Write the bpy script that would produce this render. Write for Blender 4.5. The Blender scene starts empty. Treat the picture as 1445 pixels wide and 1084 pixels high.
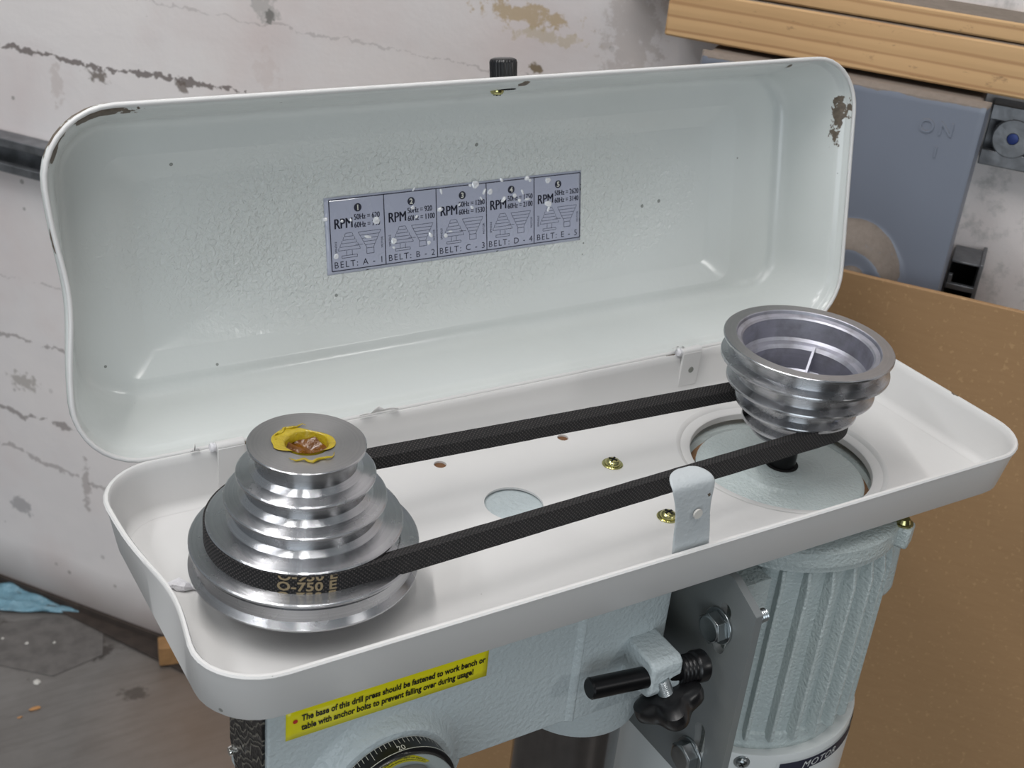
import bpy, bmesh, math, random
from mathutils import Vector, Matrix, noise
PI = math.pi
random.seed(7)
scene = bpy.context.scene
COL = scene.collection

def lin(r, g, b):
    f = lambda c: (c/255/12.92) if c/255 <= .04045 else ((c/255+.055)/1.055)**2.4
    return (f(r), f(g), f(b), 1)

# ---------------------------------------------------------------- camera
cam = bpy.data.objects.new('camera', bpy.data.cameras.new('camera'))
COL.objects.link(cam)
yaw, pitch, roll = 0.5898, 0.4898, 0.1056
fw = Vector((math.sin(yaw)*math.cos(pitch), math.cos(yaw)*math.cos(pitch), -math.sin(pitch)))
rt = Vector((math.cos(yaw), -math.sin(yaw), 0)); up = rt.cross(fw)
r2 = rt*math.cos(roll) + up*math.sin(roll); u2 = up*math.cos(roll) - rt*math.sin(roll)
M = Matrix((r2, u2, -fw)).transposed().to_4x4(); M.translation = Vector((-.1721, -.394, .307))
cam.matrix_world = M
cam.data.sensor_width = 36; cam.data.lens = 1817.59/1445*36
cam.data.clip_start = .01; cam.data.clip_end = 50
cam.data.dof.use_dof = True; cam.data.dof.focus_distance = .56; cam.data.dof.aperture_fstop = 24
scene.camera = cam
scene.view_settings.view_transform = 'Standard'; scene.view_settings.look = 'None'
scene.view_settings.gamma = 1; scene.view_settings.exposure = 0
scene.view_settings.use_curve_mapping = False
# ---------------------------------------------------------------- world and lamps
w = bpy.data.worlds.new('world'); scene.world = w; w.use_nodes = True
w.node_tree.nodes['Background'].inputs[0].default_value = (.88, .95, 1.0, 1)
w.node_tree.nodes['Background'].inputs[1].default_value = .30
def tube(loc, length, width, power, color, ang=66.5, tilt=0):
    l = bpy.data.lights.new('ceiling_tube_lamp', 'AREA'); l.shape = 'RECTANGLE'; l.size = length; l.size_y = width
    l.energy = power; l.color = color
    o = bpy.data.objects.new('ceiling_tube_lamp', l); COL.objects.link(o); o.location = loc
    o.rotation_euler = (math.radians(tilt), 0, math.radians(ang))      # shines straight down, long side along ang
tube((-.36, .14, 1.40), 1.25, .05, 10.5, (1, .972, .95))
tube((-.24, -.56, 1.42), 1.10, .025, 4.6, (1, .975, .955))
tube((.12, -.52, 1.42), 1.10, .02, 1.8, (1, .975, .955))
tube((-1.05, -.10, 1.30), 1.25, .06, 8.5, (.98, .985, 1))
l = bpy.data.lights.new('front_left_fill', 'AREA'); l.shape = 'RECTANGLE'; l.size = 2.2; l.size_y = 1.8; l.energy = 34; l.color = (.86, .94, 1)  # added cool fill from the front left, no visible source
o = bpy.data.objects.new('front_left_fill', l); COL.objects.link(o); o.location = (-1.7, -2.9, .25)
o.rotation_euler = (Vector((.1, 0, 0))-Vector(o.location)).to_track_quat('-Z', 'Y').to_euler()
l = bpy.data.lights.new('work_lamp', 'AREA'); l.shape = 'DISK'; l.size = .16; l.energy = 3.5; l.color = (1, .98, .95)
o = bpy.data.objects.new('work_lamp', l); COL.objects.link(o); o.location = (1.0, -1.85, .95)
o.rotation_euler = (Vector((.15, .1, .05))-Vector(o.location)).to_track_quat('-Z', 'Y').to_euler()

# ---------------------------------------------------------------- helpers
def setp(o, label=None, cat=None, group=None, kind=None):
    if label: o['label'] = label
    if cat: o['category'] = cat
    if group: o['group'] = group
    if kind: o['kind'] = kind
    return o
def empty(name, loc=(0, 0, 0), parent=None):
    o = bpy.data.objects.new(name, None); COL.objects.link(o); o.location = loc
    o.empty_display_size = .02
    if parent: o.parent = parent
    return o
def finish(name, bm, mat, parent=None, smooth=35, bevel=0, seg=2, loc=None, rot=None, mods=None):
    bmesh.ops.recalc_face_normals(bm, faces=bm.faces)
    me = bpy.data.meshes.new(name); bm.to_mesh(me); bm.free()
    mats = mat if isinstance(mat, (list, tuple)) else [mat]
    for m in mats: me.materials.append(m)
    if smooth:
        me.polygons.foreach_set('use_smooth', [True]*len(me.polygons))
        me.set_sharp_from_angle(angle=math.radians(smooth))
    o = bpy.data.objects.new(name, me); COL.objects.link(o)
    if parent: o.parent = parent
    if loc is not None: o.location = loc
    if rot is not None: o.rotation_euler = rot
    if bevel:
        b = o.modifiers.new('bevel', 'BEVEL'); b.width = bevel; b.segments = seg; b.limit_method = 'ANGLE'
        b.angle_limit = math.radians(30); b.harden_normals = False
    return o
def copyobj(o, parent=None, loc=None, rot=None):
    c = o.copy(); COL.objects.link(c); c.parent = parent if parent else o.parent
    if loc is not None: c.location = loc
    if rot is not None: c.rotation_euler = rot
    return c
def box(bm, a, b, mi=0, mat=None):
    vs = [bm.verts.new((x, y, z)) for x in (a[0], b[0]) for y in (a[1], b[1]) for z in (a[2], b[2])]
    fs = [(0,1,3,2),(4,6,7,5),(0,4,5,1),(2,3,7,6),(0,2,6,4),(1,5,7,3)]
    for f in fs:
        g = bm.faces.new([vs[i] for i in f]); g.material_index = mi
    if mat is not None:
        for v in vs: v.co = mat @ v.co
    return vs
def lathe(bm, prof, n=96, c=(0, 0, 0), closed=False, mi=0, axis='z', a0=0, a1=2*PI, mis=None):
    full = abs(a1-a0-2*PI) < 1e-6
    m = n if full else n+1
    rings = []
    for (r, z) in prof:
        if r < 1e-6:
            p = (0, 0, z); ring = [bm.verts.new(p)]
        else:
            ring = [bm.verts.new((r*math.cos(a0+(a1-a0)*i/n), r*math.sin(a0+(a1-a0)*i/n), z)) for i in range(m)]
        rings.append(ring)
    allv = [v for r in rings for v in r]
    pairs = list(zip(rings, rings[1:]))
    if closed: pairs.append((rings[-1], rings[0]))
    for k, (A, B) in enumerate(pairs):
        idx = mi if mis is None else mis[k]
        for i in range(n):
            j = (i+1) % m
            if len(A) == 1 and len(B) == 1: continue
            if len(A) == 1: f = bm.faces.new((A[0], B[i], B[j]))
            elif len(B) == 1: f = bm.faces.new((A[i], A[j], B[0]))
            else: f = bm.faces.new((A[i], A[j], B[j], B[i]))
            f.material_index = idx
    for v in allv:
        x, y, z = v.co
        if axis == 'z': q = (x, y, z)
        elif axis == 'x': q = (z, x, y)
        elif axis == '-y': q = (x, -z, y)
        v.co = Vector(q) + Vector(c)
    return allv
def prism(bm, pts, h0, h1, axis='z', mi=0):
    def P(p, h):
        if axis == 'z': return (p[0], p[1], h)
        if axis == 'x': return (h, p[0], p[1])
        if axis == 'y': return (p[0], h, p[1])
    A = [bm.verts.new(P(p, h0)) for p in pts]; B = [bm.verts.new(P(p, h1)) for p in pts]
    n = len(pts)
    fs = [bm.faces.new(A), bm.faces.new(B[::-1])] + [bm.faces.new((A[i], B[i], B[(i+1) % n], A[(i+1) % n])) for i in range(n)]
    for f in fs: f.material_index = mi
    return A+B
def rrect(x0, x1, y0, y1, r, nc=8, ne=(24, 10)):
    pts = []
    cs = [(x1-r, y0+r, -PI/2), (x1-r, y1-r, 0), (x0+r, y1-r, PI/2), (x0+r, y0+r, PI)]
    for k, (cx, cy, a) in enumerate(cs):
        arc = [(cx+r*math.cos(a+PI/2*i/nc), cy+r*math.sin(a+PI/2*i/nc)) for i in range(nc+1)]
        pts += arc
        nx = cs[(k+1) % 4]
        q = (nx[0]+r*math.cos(nx[2]), nx[1]+r*math.sin(nx[2])); p = arc[-1]
        m = ne[1] if k in (0, 2) else ne[0]
        pts += [(p[0]+(q[0]-p[0])*i/m, p[1]+(q[1]-p[1])*i/m) for i in range(1, m)]
    return pts
def circle(cx, cy, r, n=48, a0=0):
    return [(cx+r*math.cos(a0+2*PI*i/n), cy+r*math.sin(a0+2*PI*i/n)) for i in range(n)]
def curve_fill(loops, thick):
    """flat plate with holes: 2D curve filled by Blender, returned as (verts, faces)"""
    cu = bpy.data.curves.new('tmp', 'CURVE'); cu.dimensions = '2D'; cu.fill_mode = 'BOTH'; cu.extrude = thick/2
    for lp in loops:
        s = cu.splines.new('POLY'); s.points.add(len(lp)-1); s.use_cyclic_u = True
        for i, p in enumerate(lp): s.points[i].co = (p[0], p[1], 0, 1)
    o = bpy.data.objects.new('tmp', cu); COL.objects.link(o)
    dg = bpy.context.evaluated_depsgraph_get(); dg.update()
    me = o.evaluated_get(dg).to_mesh()
    V = [tuple(v.co) for v in me.vertices]; F = [tuple(p.vertices) for p in me.polygons]
    o.evaluated_get(dg).to_mesh_clear(); bpy.data.objects.remove(o); bpy.data.curves.remove(cu)
    return V, F
def add_vf(bm, VF, fn=lambda p: p, mi=0):
    vs = [bm.verts.new(fn(p)) for p in VF[0]]
    for f in VF[1]:
        try: g = bm.faces.new([vs[i] for i in f]); g.material_index = mi
        except ValueError: pass
_tc = {}
def text_vf(s, size, align='LEFT', bold=0., shear=0., space=1., depth=0.0):
    key = (s, size, align, bold, shear, space)
    if key in _tc: return _tc[key]
    cu = bpy.data.curves.new('tmp', 'FONT'); cu.body = s; cu.size = size; cu.align_x = align
    cu.offset = bold; cu.shear = shear; cu.space_character = space; cu.resolution_u = 3; cu.fill_mode = 'FRONT'
    o = bpy.data.objects.new('tmp', cu); COL.objects.link(o)
    dg = bpy.context.evaluated_depsgraph_get(); dg.update()
    me = o.evaluated_get(dg).to_mesh()
    V = [tuple(v.co) for v in me.vertices]; F = [tuple(p.vertices) for p in me.polygons]
    o.evaluated_get(dg).to_mesh_clear(); bpy.data.objects.remove(o); bpy.data.curves.remove(cu)
    _tc[key] = (V, F)
    return V, F
def pipe(bm, pts, r, n=10, mi=0):
    pts = [Vector(p) for p in pts]; rings = []
    for i, p in enumerate(pts):
        t = (pts[min(i+1, len(pts)-1)]-pts[max(i-1, 0)]).normalized()
        a = t.orthogonal().normalized() if i == 0 else (rings_a - t*rings_a.dot(t)).normalized()
        rings_a = a; b = t.cross(a)
        rr = r[i] if isinstance(r, (list, tuple)) else r
        rings.append([bm.verts.new(p+rr*(a*math.cos(2*PI*k/n)+b*math.sin(2*PI*k/n))) for k in range(n)])
    for A, B in zip(rings, rings[1:]):
        for k in range(n): bm.faces.new((A[k], A[(k+1) % n], B[(k+1) % n], B[k])).material_index = mi
    bm.faces.new(rings[0][::-1]).material_index = mi; bm.faces.new(rings[-1]).material_index = mi

# ---------------------------------------------------------------- materials
class NT:
    def __init__(s, name):
        s.m = bpy.data.materials.new(name); s.m.use_nodes = True; s.t = s.m.node_tree
        s.b = s.t.nodes['Principled BSDF']
    def n(s, typ, **kw):
        nd = s.t.nodes.new(typ)
        for k, v in kw.items():
            if k in nd.inputs.keys(): s.set(nd.inputs[k], v)
            else: setattr(nd, k, v)
        return nd
    def set(s, inp, v):
        if isinstance(v, bpy.types.NodeSocket): s.t.links.new(v, inp)
        else: inp.default_value = v
    def co(s, kind='Object', scale=None, rot=None, loc=None):
        o = s.n('ShaderNodeTexCoord').outputs[kind]
        if scale or rot or loc:
            mp = s.n('ShaderNodeMapping'); s.t.links.new(o, mp.inputs[0])
            if scale: mp.inputs['Scale'].default_value = scale
            if rot: mp.inputs['Rotation'].default_value = rot
            if loc: mp.inputs['Location'].default_value = loc
            o = mp.outputs[0]
        return o
    def noise(s, co, scale, detail=4, rough=.55, dist=0):
        nd = s.n('ShaderNodeTexNoise'); s.t.links.new(co, nd.inputs['Vector'])
        nd.inputs['Scale'].default_value = scale; nd.inputs['Detail'].default_value = detail
        nd.inputs['Roughness'].default_value = rough; nd.inputs['Distortion'].default_value = dist
        return nd.outputs['Fac']
    def ramp(s, f, stops, interp='LINEAR'):
        nd = s.n('ShaderNodeValToRGB'); s.t.links.new(f, nd.inputs[0]); cr = nd.color_ramp; cr.interpolation = interp
        while len(cr.elements) < len(stops): cr.elements.new(.5)
        for e, (p, c) in zip(cr.elements, stops):
            e.position = p; e.color = c if isinstance(c, (tuple, list)) else (c, c, c, 1)
        return nd.outputs[0]
    def mix(s, f, a, b, mode='MIX'):
        nd = s.n('ShaderNodeMix'); nd.data_type = 'RGBA'; nd.blend_type = mode
        s.set(nd.inputs[0], f); s.set(nd.inputs[6], a); s.set(nd.inputs[7], b); return nd.outputs[2]
    def math(s, op, a, b=0., c=None, clamp=False):
        nd = s.n('ShaderNodeMath', operation=op); nd.use_clamp = clamp
        s.set(nd.inputs[0], a); s.set(nd.inputs[1], b)
        if c is not None: s.set(nd.inputs[2], c)
        return nd.outputs[0]
    def sep(s, co):
        nd = s.n('ShaderNodeSeparateXYZ'); s.t.links.new(co, nd.inputs[0]); return nd.outputs
    def bump(s, h, strength=.3, dist=.001, normal=None):
        nd = s.n('ShaderNodeBump'); s.t.links.new(h, nd.inputs['Height'])
        nd.inputs['Strength'].default_value = strength; nd.inputs['Distance'].default_value = dist
        if normal is not None: s.t.links.new(normal, nd.inputs['Normal'])
        return nd.outputs[0]
    def blob(s, co, c, rad, wob, amt=.35, soft=12.):
        """1 inside an ellipsoid patch with a ragged edge, 0 outside"""
        v = s.n('ShaderNodeVectorMath', operation='SUBTRACT'); s.t.links.new(co, v.inputs[0]); v.inputs[1].default_value = c
        d = s.n('ShaderNodeVectorMath', operation='DIVIDE'); s.t.links.new(v.outputs[0], d.inputs[0]); d.inputs[1].default_value = rad
        l = s.n('ShaderNodeVectorMath', operation='LENGTH'); s.t.links.new(d.outputs[0], l.inputs[0])
        a = s.math('ADD', l.outputs['Value'], s.math('MULTIPLY', s.math('SUBTRACT', wob, .5), amt*4))
        return s.math('MULTIPLY', s.math('SUBTRACT', 1.12, a), soft, clamp=True)
    def out(s, **kw):
        for k, v in kw.items(): s.set(s.b.inputs[k.replace('_', ' ')], v)
        return s.m
def simple(name, rgb, rough=.5, metal=0., bump=None, var=0., **kw):
    s = NT(name); co = s.co(); c = lin(*rgb)
    col = c
    if var:
        n = s.noise(co, 60, 5); col = s.mix(s.ramp(n, [(.35, 0.), (.7, 1.)]), tuple(x*(1-var) for x in c[:3])+(1,), c)
    s.out(Base_Color=col, Roughness=rough, Metallic=metal, **kw)
    if bump: s.set(s.b.inputs['Normal'], s.bump(s.noise(co, bump[0], 3), bump[1], bump[2]))
    return s.m

def paint(name, rgb, rough=.3, peel=(260, .25, .0006), chips=(), specks=True, dirt=.12, texture=None, chipcol=(70, 62, 52)):
    s = NT(name); co = s.co(); base = lin(*rgb)
    big = s.noise(co, 9, 4)
    col = s.mix(s.math('MULTIPLY', s.ramp(big, [(.4, 0.), (.75, 1.)]), dirt), base, lin(150, 150, 132))
    if specks:
        vo = s.n('ShaderNodeTexVoronoi'); s.t.links.new(co, vo.inputs['Vector']); vo.inputs['Scale'].default_value = 75
        sel = s.n('ShaderNodeSeparateColor'); s.t.links.new(vo.outputs['Color'], sel.inputs[0])
        m = s.math('MULTIPLY', s.math('LESS_THAN', vo.outputs['Distance'], s.math('MULTIPLY', sel.outputs[1], .085)), s.math('GREATER_THAN', sel.outputs[0], .72))
        col = s.mix(s.math('MULTIPLY', m, .65), col, lin(70, 72, 62))
    h = s.noise(co, peel[0], 2, .5)
    nrm = s.bump(h, peel[1], peel[2])
    if texture:   # coarse wrinkle where the powder coat is thick
        c, rad, sc, st = texture
        v = s.n('ShaderNodeVectorMath', operation='SUBTRACT'); s.t.links.new(co, v.inputs[0]); v.inputs[1].default_value = c
        d = s.n('ShaderNodeVectorMath', operation='DIVIDE'); s.t.links.new(v.outputs[0], d.inputs[0]); d.inputs[1].default_value = rad
        l = s.n('ShaderNodeVectorMath', operation='LENGTH'); s.t.links.new(d.outputs[0], l.inputs[0])
        msk = s.ramp(l.outputs['Value'], [(.6, 1.), (1., 0.)])
        h2 = s.math('MULTIPLY', s.noise(co, sc, 2, .5, .6), msk)
        nrm = s.bump(h2, st, .0016, nrm)
    rgh = rough
    if chips:
        wob = s.noise(co, 260, 4, .6); m = None
        for c, rad in chips:
            k = s.blob(co, c, rad, wob, .5); m = k if m is None else s.math('MAXIMUM', m, k)
        tone = s.mix(s.noise(co, 500, 3), lin(*chipcol), lin(125, 112, 98))
        col = s.mix(m, col, tone); rgh = s.math('ADD', s.math('MULTIPLY', m, .35), rough)
    s.out(Base_Color=col, Roughness=rgh, Normal=nrm, IOR=1.5)
    return s.m

PAINT = (214, 218, 216)
m_lid = paint('lid paint', PAINT, .20, (220, .2, .0006),
    chips=[((-.0400, .005, .1470), (.015, .0065, .0048)), ((-.0600, .004, .1360), (.0050, .006, .012)),
           ((.3675, .005, .1200), (.0045, .006, .009)), ((.3665, .006, .1080), (.0030, .006, .009)), ((.3715, .001, .1235), (.0022, .004, .002)),
           ((-.0300, .003, .1490), (.003, .004, .0022)), ((-.066, .0, .100), (.0012, .004, .005)), ((.1600, .0075, .1475), (.0028, .003, .0022)),
           ((.3300, .008, .1470), (.0016, .003, .0018))],
    texture=((.13, .050, .078), (.19, .06, .058), 430, 1.), dirt=.08)
m_tray = paint('tray paint', (216, 215, 214), .33, (230, .10, .0005),
    chips=[((-.0640, -.026, 0), (.002, .0032, .002)), ((-.0635, -.038, 0), (.0012, .005, .0015)), ((-.048, -.0690, 0), (.006, .0010, .001)),
           ((.0, .0822, 0), (.010, .0016, .0022)), ((.248, .0822, 0.0), (.004, .0012, .002)), ((.3676, -.012, .0), (.001, .0022, .001))], dirt=.06)
m_cast = paint('casting paint', (190, 200, 203), .34, (450, .65, .0011), dirt=.1, specks=False)
m_motor = paint('motor paint', (184, 194, 194), .33, (560, .7, .0014), dirt=.2, specks=False)
m_plate = paint('plate paint', (120, 124, 125), .38, (300, .2, .0005), dirt=.35)
m_clip = paint('clip paint', (188, 194, 198), .32, (520, .5, .0007), chips=[((.1516, -.0664, .0235), (.0012, .002, .0012))])
m_white = paint('white cover paint', (214, 218, 218), .35, (300, .1, .0005), specks=False)

def aluminium(name, rgb, rough, aniso, rings=True, dirt=.3):
    s = NT(name); co = s.co(); x = s.sep(co)
    rad = s.math('SQRT', s.math('ADD', s.math('MULTIPLY', x[0], x[0]), s.math('MULTIPLY', x[1], x[1])))
    cb = s.n('ShaderNodeCombineXYZ'); s.t.links.new(rad, cb.inputs[0]); s.t.links.new(x[2], cb.inputs[1])
    fine = s.noise(cb.outputs[0], 2600, 3, .7)
    n2 = s.noise(co, 90, 5)
    col = s.mix(s.math('MULTIPLY', s.ramp(n2, [(.45, 0.), (.8, 1.)]), dirt), lin(*rgb), lin(120, 118, 116))
    col = s.mix(s.math('MULTIPLY', s.ramp(fine, [(.3, 1.), (.6, 0.)]), .25), col, lin(120, 122, 126))
    s.out(Base_Color=col, Metallic=1., Roughness=s.math('ADD', s.math('MULTIPLY', n2, .16), rough-.05))
    if aniso:
        tg = s.n('ShaderNodeTangent'); tg.direction_type = 'RADIAL'; tg.axis = 'Z'
        s.set(s.b.inputs['Tangent'], tg.outputs[0]); s.b.inputs['Anisotropic'].default_value = aniso; s.b.inputs['Anisotropic Rotation'].default_value = .25
    if rings: s.set(s.b.inputs['Normal'], s.bump(fine, .18, .0003))
    return s.m
m_alu = aluminium('turned aluminium', (190, 191, 194), .23, .85, dirt=.05)
m_alu_face = aluminium('faced aluminium', (176, 174, 174), .36, .35, dirt=.12)
m_cast_alu = aluminium('cast aluminium', (186, 186, 196), .46, 0, rings=False, dirt=.7)
m_steel = simple('polished steel', (120, 118, 118), .16, 1., var=.2)
m_zinc = simple('yellow zinc', (205, 200, 140), .22, 1., var=.3)
m_zincw = simple('bright zinc', (190, 196, 198), .28, 1., var=.35)
m_chrome = simple('chrome', (225, 225, 220), .07, 1.)
m_black = simple('black plastic', (16, 16, 18), .32)
m_blackox = simple('black oxide steel', (26, 26, 28), .34, .6, var=.3)
m_void = simple('dark hollow', (10, 10, 10), .9)
m_glint = simple('glint white foil', (248, 249, 253), .22, .3)  # near-white, so the blisters read as lamp glints
m_print = simple('dark print', (38, 40, 58), .5)
m_printk = simple('black print', (28, 26, 12), .5)
m_tick = simple('white print', (215, 215, 205), .5)
m_red = simple('red print', (190, 40, 30), .5)
m_gold = simple('gold print', (140, 124, 96), .7)
m_rust = simple('rusty edge', (150, 112, 78), .7, var=.3)
m_brown = simple('brown hole', (120, 84, 56), .7, var=.2)
m_bead = simple('white sealant', (225, 224, 228), .6, bump=(900, .6, .001))
m_dirt = simple('dusty ring', (150, 152, 145), .6, var=.4)

def m_sticker():
    s = NT('silver sticker'); co = s.co()
    h = s.noise(co, 120, 2, .4, 1.2)
    n = s.bump(s.ramp(h, [(.57, 0.), (.63, 1.)]), 1., .06)
    s.out(Base_Color=lin(176, 180, 198), Roughness=.45, Coat_Weight=1., Coat_Roughness=.04, Coat_Normal=n)
    return s.m
m_stick = m_sticker()
def m_yel():
    s = NT('yellow sticker'); co = s.co()
    s.out(Base_Color=lin(236, 226, 24), Roughness=.3, Normal=s.bump(s.noise(co, 60, 3), .2, .001)); return s.m
m_yellow = m_yel()
def m_grease(a=lin(150, 124, 20), b=lin(190, 170, 40), nm='amber grease'):
    s = NT(nm); co = s.co()
    s.out(Base_Color=s.mix(s.noise(co, 180, 4), a, b), Roughness=.16, Coat_Weight=.3, Coat_Roughness=.05,
          Transmission_Weight=.0, Normal=s.bump(s.noise(co, 300, 3, .6), .6, .0015)); return s.m
m_greas = m_grease()
m_greasd = m_grease(lin(66, 34, 0), lin(132, 80, 4), 'dark grease')
def m_belt():
    s = NT('belt fabric'); uv = s.co('UV')
    w1 = s.n('ShaderNodeTexWave', wave_type='BANDS', bands_direction='DIAGONAL'); s.t.links.new(uv, w1.inputs['Vector']); w1.inputs['Scale'].default_value = 105; w1.inputs['Distortion'].default_value = 1.2
    mp = s.n('ShaderNodeMapping'); s.t.links.new(uv, mp.inputs[0]); mp.inputs['Rotation'].default_value = (0, 0, 1.57)
    w2 = s.n('ShaderNodeTexWave', wave_type='BANDS', bands_direction='DIAGONAL'); s.t.links.new(mp.outputs[0], w2.inputs['Vector']); w2.inputs['Scale'].default_value = 105; w2.inputs['Distortion'].default_value = 1.2
    h = s.math('MULTIPLY', w1.outputs['Fac'], w2.outputs['Fac'])
    col = s.mix(s.ramp(h, [(.35, 0.), (.9, 1.)]), lin(20, 19, 20), lin(78, 72, 71))
    s.out(Base_Color=col, Roughness=.78, Normal=s.bump(h, .9, .0006)); return s.m
m_blt = m_belt()
def m_panelpat():
    s = NT('black patterned sticker'); co = s.co()
    a = s.n('ShaderNodeTexWave', wave_type='BANDS', bands_direction='Z'); s.t.links.new(s.co('Object', rot=(.7, 0, 0)), a.inputs['Vector']); a.inputs['Scale'].default_value = 90; a.inputs['Distortion'].default_value = 14; a.inputs['Detail'].default_value = 3
    h = s.ramp(a.outputs['Fac'], [(.86, 0.), (.95, 1.)])
    s.out(Base_Color=s.mix(h, lin(14, 14, 15), lin(112, 108, 98)), Roughness=.35, Normal=s.bump(a.outputs['Fac'], .4, .001)); return s.m
m_pat = m_panelpat()

def m_wallmat():
    s = NT('old painted concrete'); co = s.co()        # object x = along the wall, z = height
    x = s.sep(co)
    base = s.mix(s.ramp(s.noise(co, 3.2, 5, .6), [(.3, 0.), (.7, 1.)]), lin(236, 229, 226), lin(222, 217, 217))
    # pinkish primer showing
    base = s.mix(s.math('MULTIPLY', s.ramp(s.noise(co, 7, 4), [(.5, 0.), (.75, 1.)]), .35), base, lin(205, 180, 174))
    # lower stains
    # form-board seams: distorted thin lines
    def seam(z0, slope, x0, x1, w, amt, sd):
        dz = s.math('SUBTRACT', x[2], s.math('ADD', s.math('MULTIPLY', x[0], slope), z0))
        wob = s.math('MULTIPLY', s.math('SUBTRACT', s.noise(s.co(loc=(sd, sd, 0)), 22, 4, .7), .5), .030)
        d = s.math('ABSOLUTE', s.math('ADD', dz, wob))
        br = s.ramp(s.noise(s.co(loc=(0, sd, sd)), 55, 5, .7), [(.42, 0.), (.60, 1.)])
        line = s.math('MULTIPLY', s.math('LESS_THAN', d, s.math('MULTIPLY', br, w)), amt)
        win = s.math('MULTIPLY', s.math('GREATER_THAN', x[0], x0), s.math('LESS_THAN', x[0], x1))
        return s.math('MULTIPLY', line, win)
    col = base
    for a in [(-.0165, .02, -.3, .215, .0042, .8, 1), (-.318, .0, -.3, .2, .0028, .5, 4), (-.408, .0, -.3, .25, .0050, .6, 7), (-.465, -.1, -.3, .25, .004, .4, 9), (-.25, .02, -.3, .6, .002, .3, 12), (.05, .0, -.3, .5, .0014, .25, 15)]:
        col = s.mix(seam(*a), col, lin(96, 84, 80))
    # spalls and specks
    wob = s.noise(co, 110, 4, .65)
    for c, r, cc, am in [((.0620, 0, -.0250), (.010, .05, .005), (100, 88, 78), .8), ((.4600, 0, .0960), (.034, .05, .007), (178, 152, 104), .7), ((.478, 0, .083), (.028, .05, .005), (188, 172, 138), .5),
                     ((.2330, 0, .066), (.012, .05, .014), (176, 172, 168), .7), ((.2370, 0, .057), (.004, .05, .006), (112, 110, 106), .8), ((.4720, 0, .058), (.006, .05, .0035), (120, 104, 76), .9),
                     ((.150, 0, -.018), (.006, .05, .005), (110, 98, 90), .8), ((-.055, 0, -.368), (.016, .05, .010), (126, 118, 106), .5), ((.015, 0, -.47), (.005, .05, .03), (140, 130, 126), .5),
                     ((.235, 0, .010), (.010, .05, .016), (206, 190, 184), .3), ((-.075, 0, -.53), (.014, .05, .010), (138, 136, 138), .6), ((.015, 0, -.04), (.006, .05, .02), (186, 172, 166), .4),
                     ((.545, 0, .10), (.020, .05, .05), (172, 160, 152), .4)]:
        col = s.mix(s.math('MULTIPLY', s.blob(co, c, r, wob, 1.1, 2.5), am), col, lin(*cc))
    vo = s.n('ShaderNodeTexVoronoi'); s.t.links.new(co, vo.inputs['Vector']); vo.inputs['Scale'].default_value = 60
    sc = s.n('ShaderNodeSeparateColor'); s.t.links.new(vo.outputs['Color'], sc.inputs[0])
    sp = s.math('MULTIPLY', s.math('LESS_THAN', vo.outputs['Distance'], s.math('MULTIPLY', sc.outputs[1], .16)), s.math('GREATER_THAN', sc.outputs[0], .62))
    sp = s.math('MULTIPLY', sp, s.ramp(s.noise(co, 9, 3), [(.42, 0.), (.6, 1.)]))
    col = s.mix(s.math('MULTIPLY', sp, .6), col, lin(122, 118, 112))
    # more weathered to the right of the switch box
    rr = s.math('MULTIPLY', s.math('GREATER_THAN', x[0], .74), s.ramp(s.noise(co, 46, 6, .7), [(.5, 0.), (.64, 1.)]))
    col = s.mix(s.math('MULTIPLY', rr, .45), col, lin(140, 142, 138))
    # shadow near the wall foot, painted in as a dark band
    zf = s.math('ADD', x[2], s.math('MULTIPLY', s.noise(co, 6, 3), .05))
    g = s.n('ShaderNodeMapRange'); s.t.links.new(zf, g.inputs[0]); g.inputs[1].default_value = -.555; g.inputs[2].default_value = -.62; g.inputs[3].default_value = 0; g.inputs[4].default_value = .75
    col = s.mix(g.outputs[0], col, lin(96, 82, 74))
    h = s.math('ADD', s.noise(co, 26, 5, .6), s.math('MULTIPLY', s.noise(co, 220, 3), .15))
    s.out(Base_Color=col, Roughness=.62, Normal=s.bump(h, .2, .005)); return s.m
m_wal = m_wallmat()
ZBM = -.65
def m_benchmat():
    s = NT('worn grey steel'); co = s.co()
    n = s.noise(co, 5, 6, .65); st = s.noise(s.co(scale=(1, 9, 1)), 14, 5, .6)
    col = s.mix(s.ramp(n, [(.3, 0.), (.7, 1.)]), lin(112, 108, 104), lin(140, 137, 134))
    col = s.mix(s.math('MULTIPLY', s.ramp(st, [(.45, 0.), (.8, 1.)]), .4), col, lin(92, 86, 82))
    wob = s.noise(co, 40, 5, .7)
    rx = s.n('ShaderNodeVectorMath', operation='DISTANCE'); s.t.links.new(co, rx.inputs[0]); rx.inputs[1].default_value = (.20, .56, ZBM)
    col = s.mix(s.math('MULTIPLY', s.ramp(rx.outputs['Value'], [(.07, 1.), (.19, 0.)]), .35), col, lin(150, 116, 84))  # brown reflection of the cardboard, painted into the bench colour
    for c, r, cc, am in [((.070, .735, ZBM), (.026, .014, .02), (62, 57, 54), .8), ((.0, .79, ZBM), (.010, .05, .02), (66, 60, 56), .6), ((.100, .655, ZBM), (.014, .010, .02), (74, 66, 60), .7), ((.105, .76, ZBM), (.02, .03, .02), (84, 78, 74), .5)]:
        col = s.mix(s.math('MULTIPLY', s.blob(co, c, r, wob, .9, 2.5), am), col, lin(*cc))
    s.out(Base_Color=col, Roughness=s.math('ADD', s.math('MULTIPLY', n, .2), .26), Metallic=.35, Normal=s.bump(n, .15, .004)); return s.m
m_ben = m_benchmat()
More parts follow.
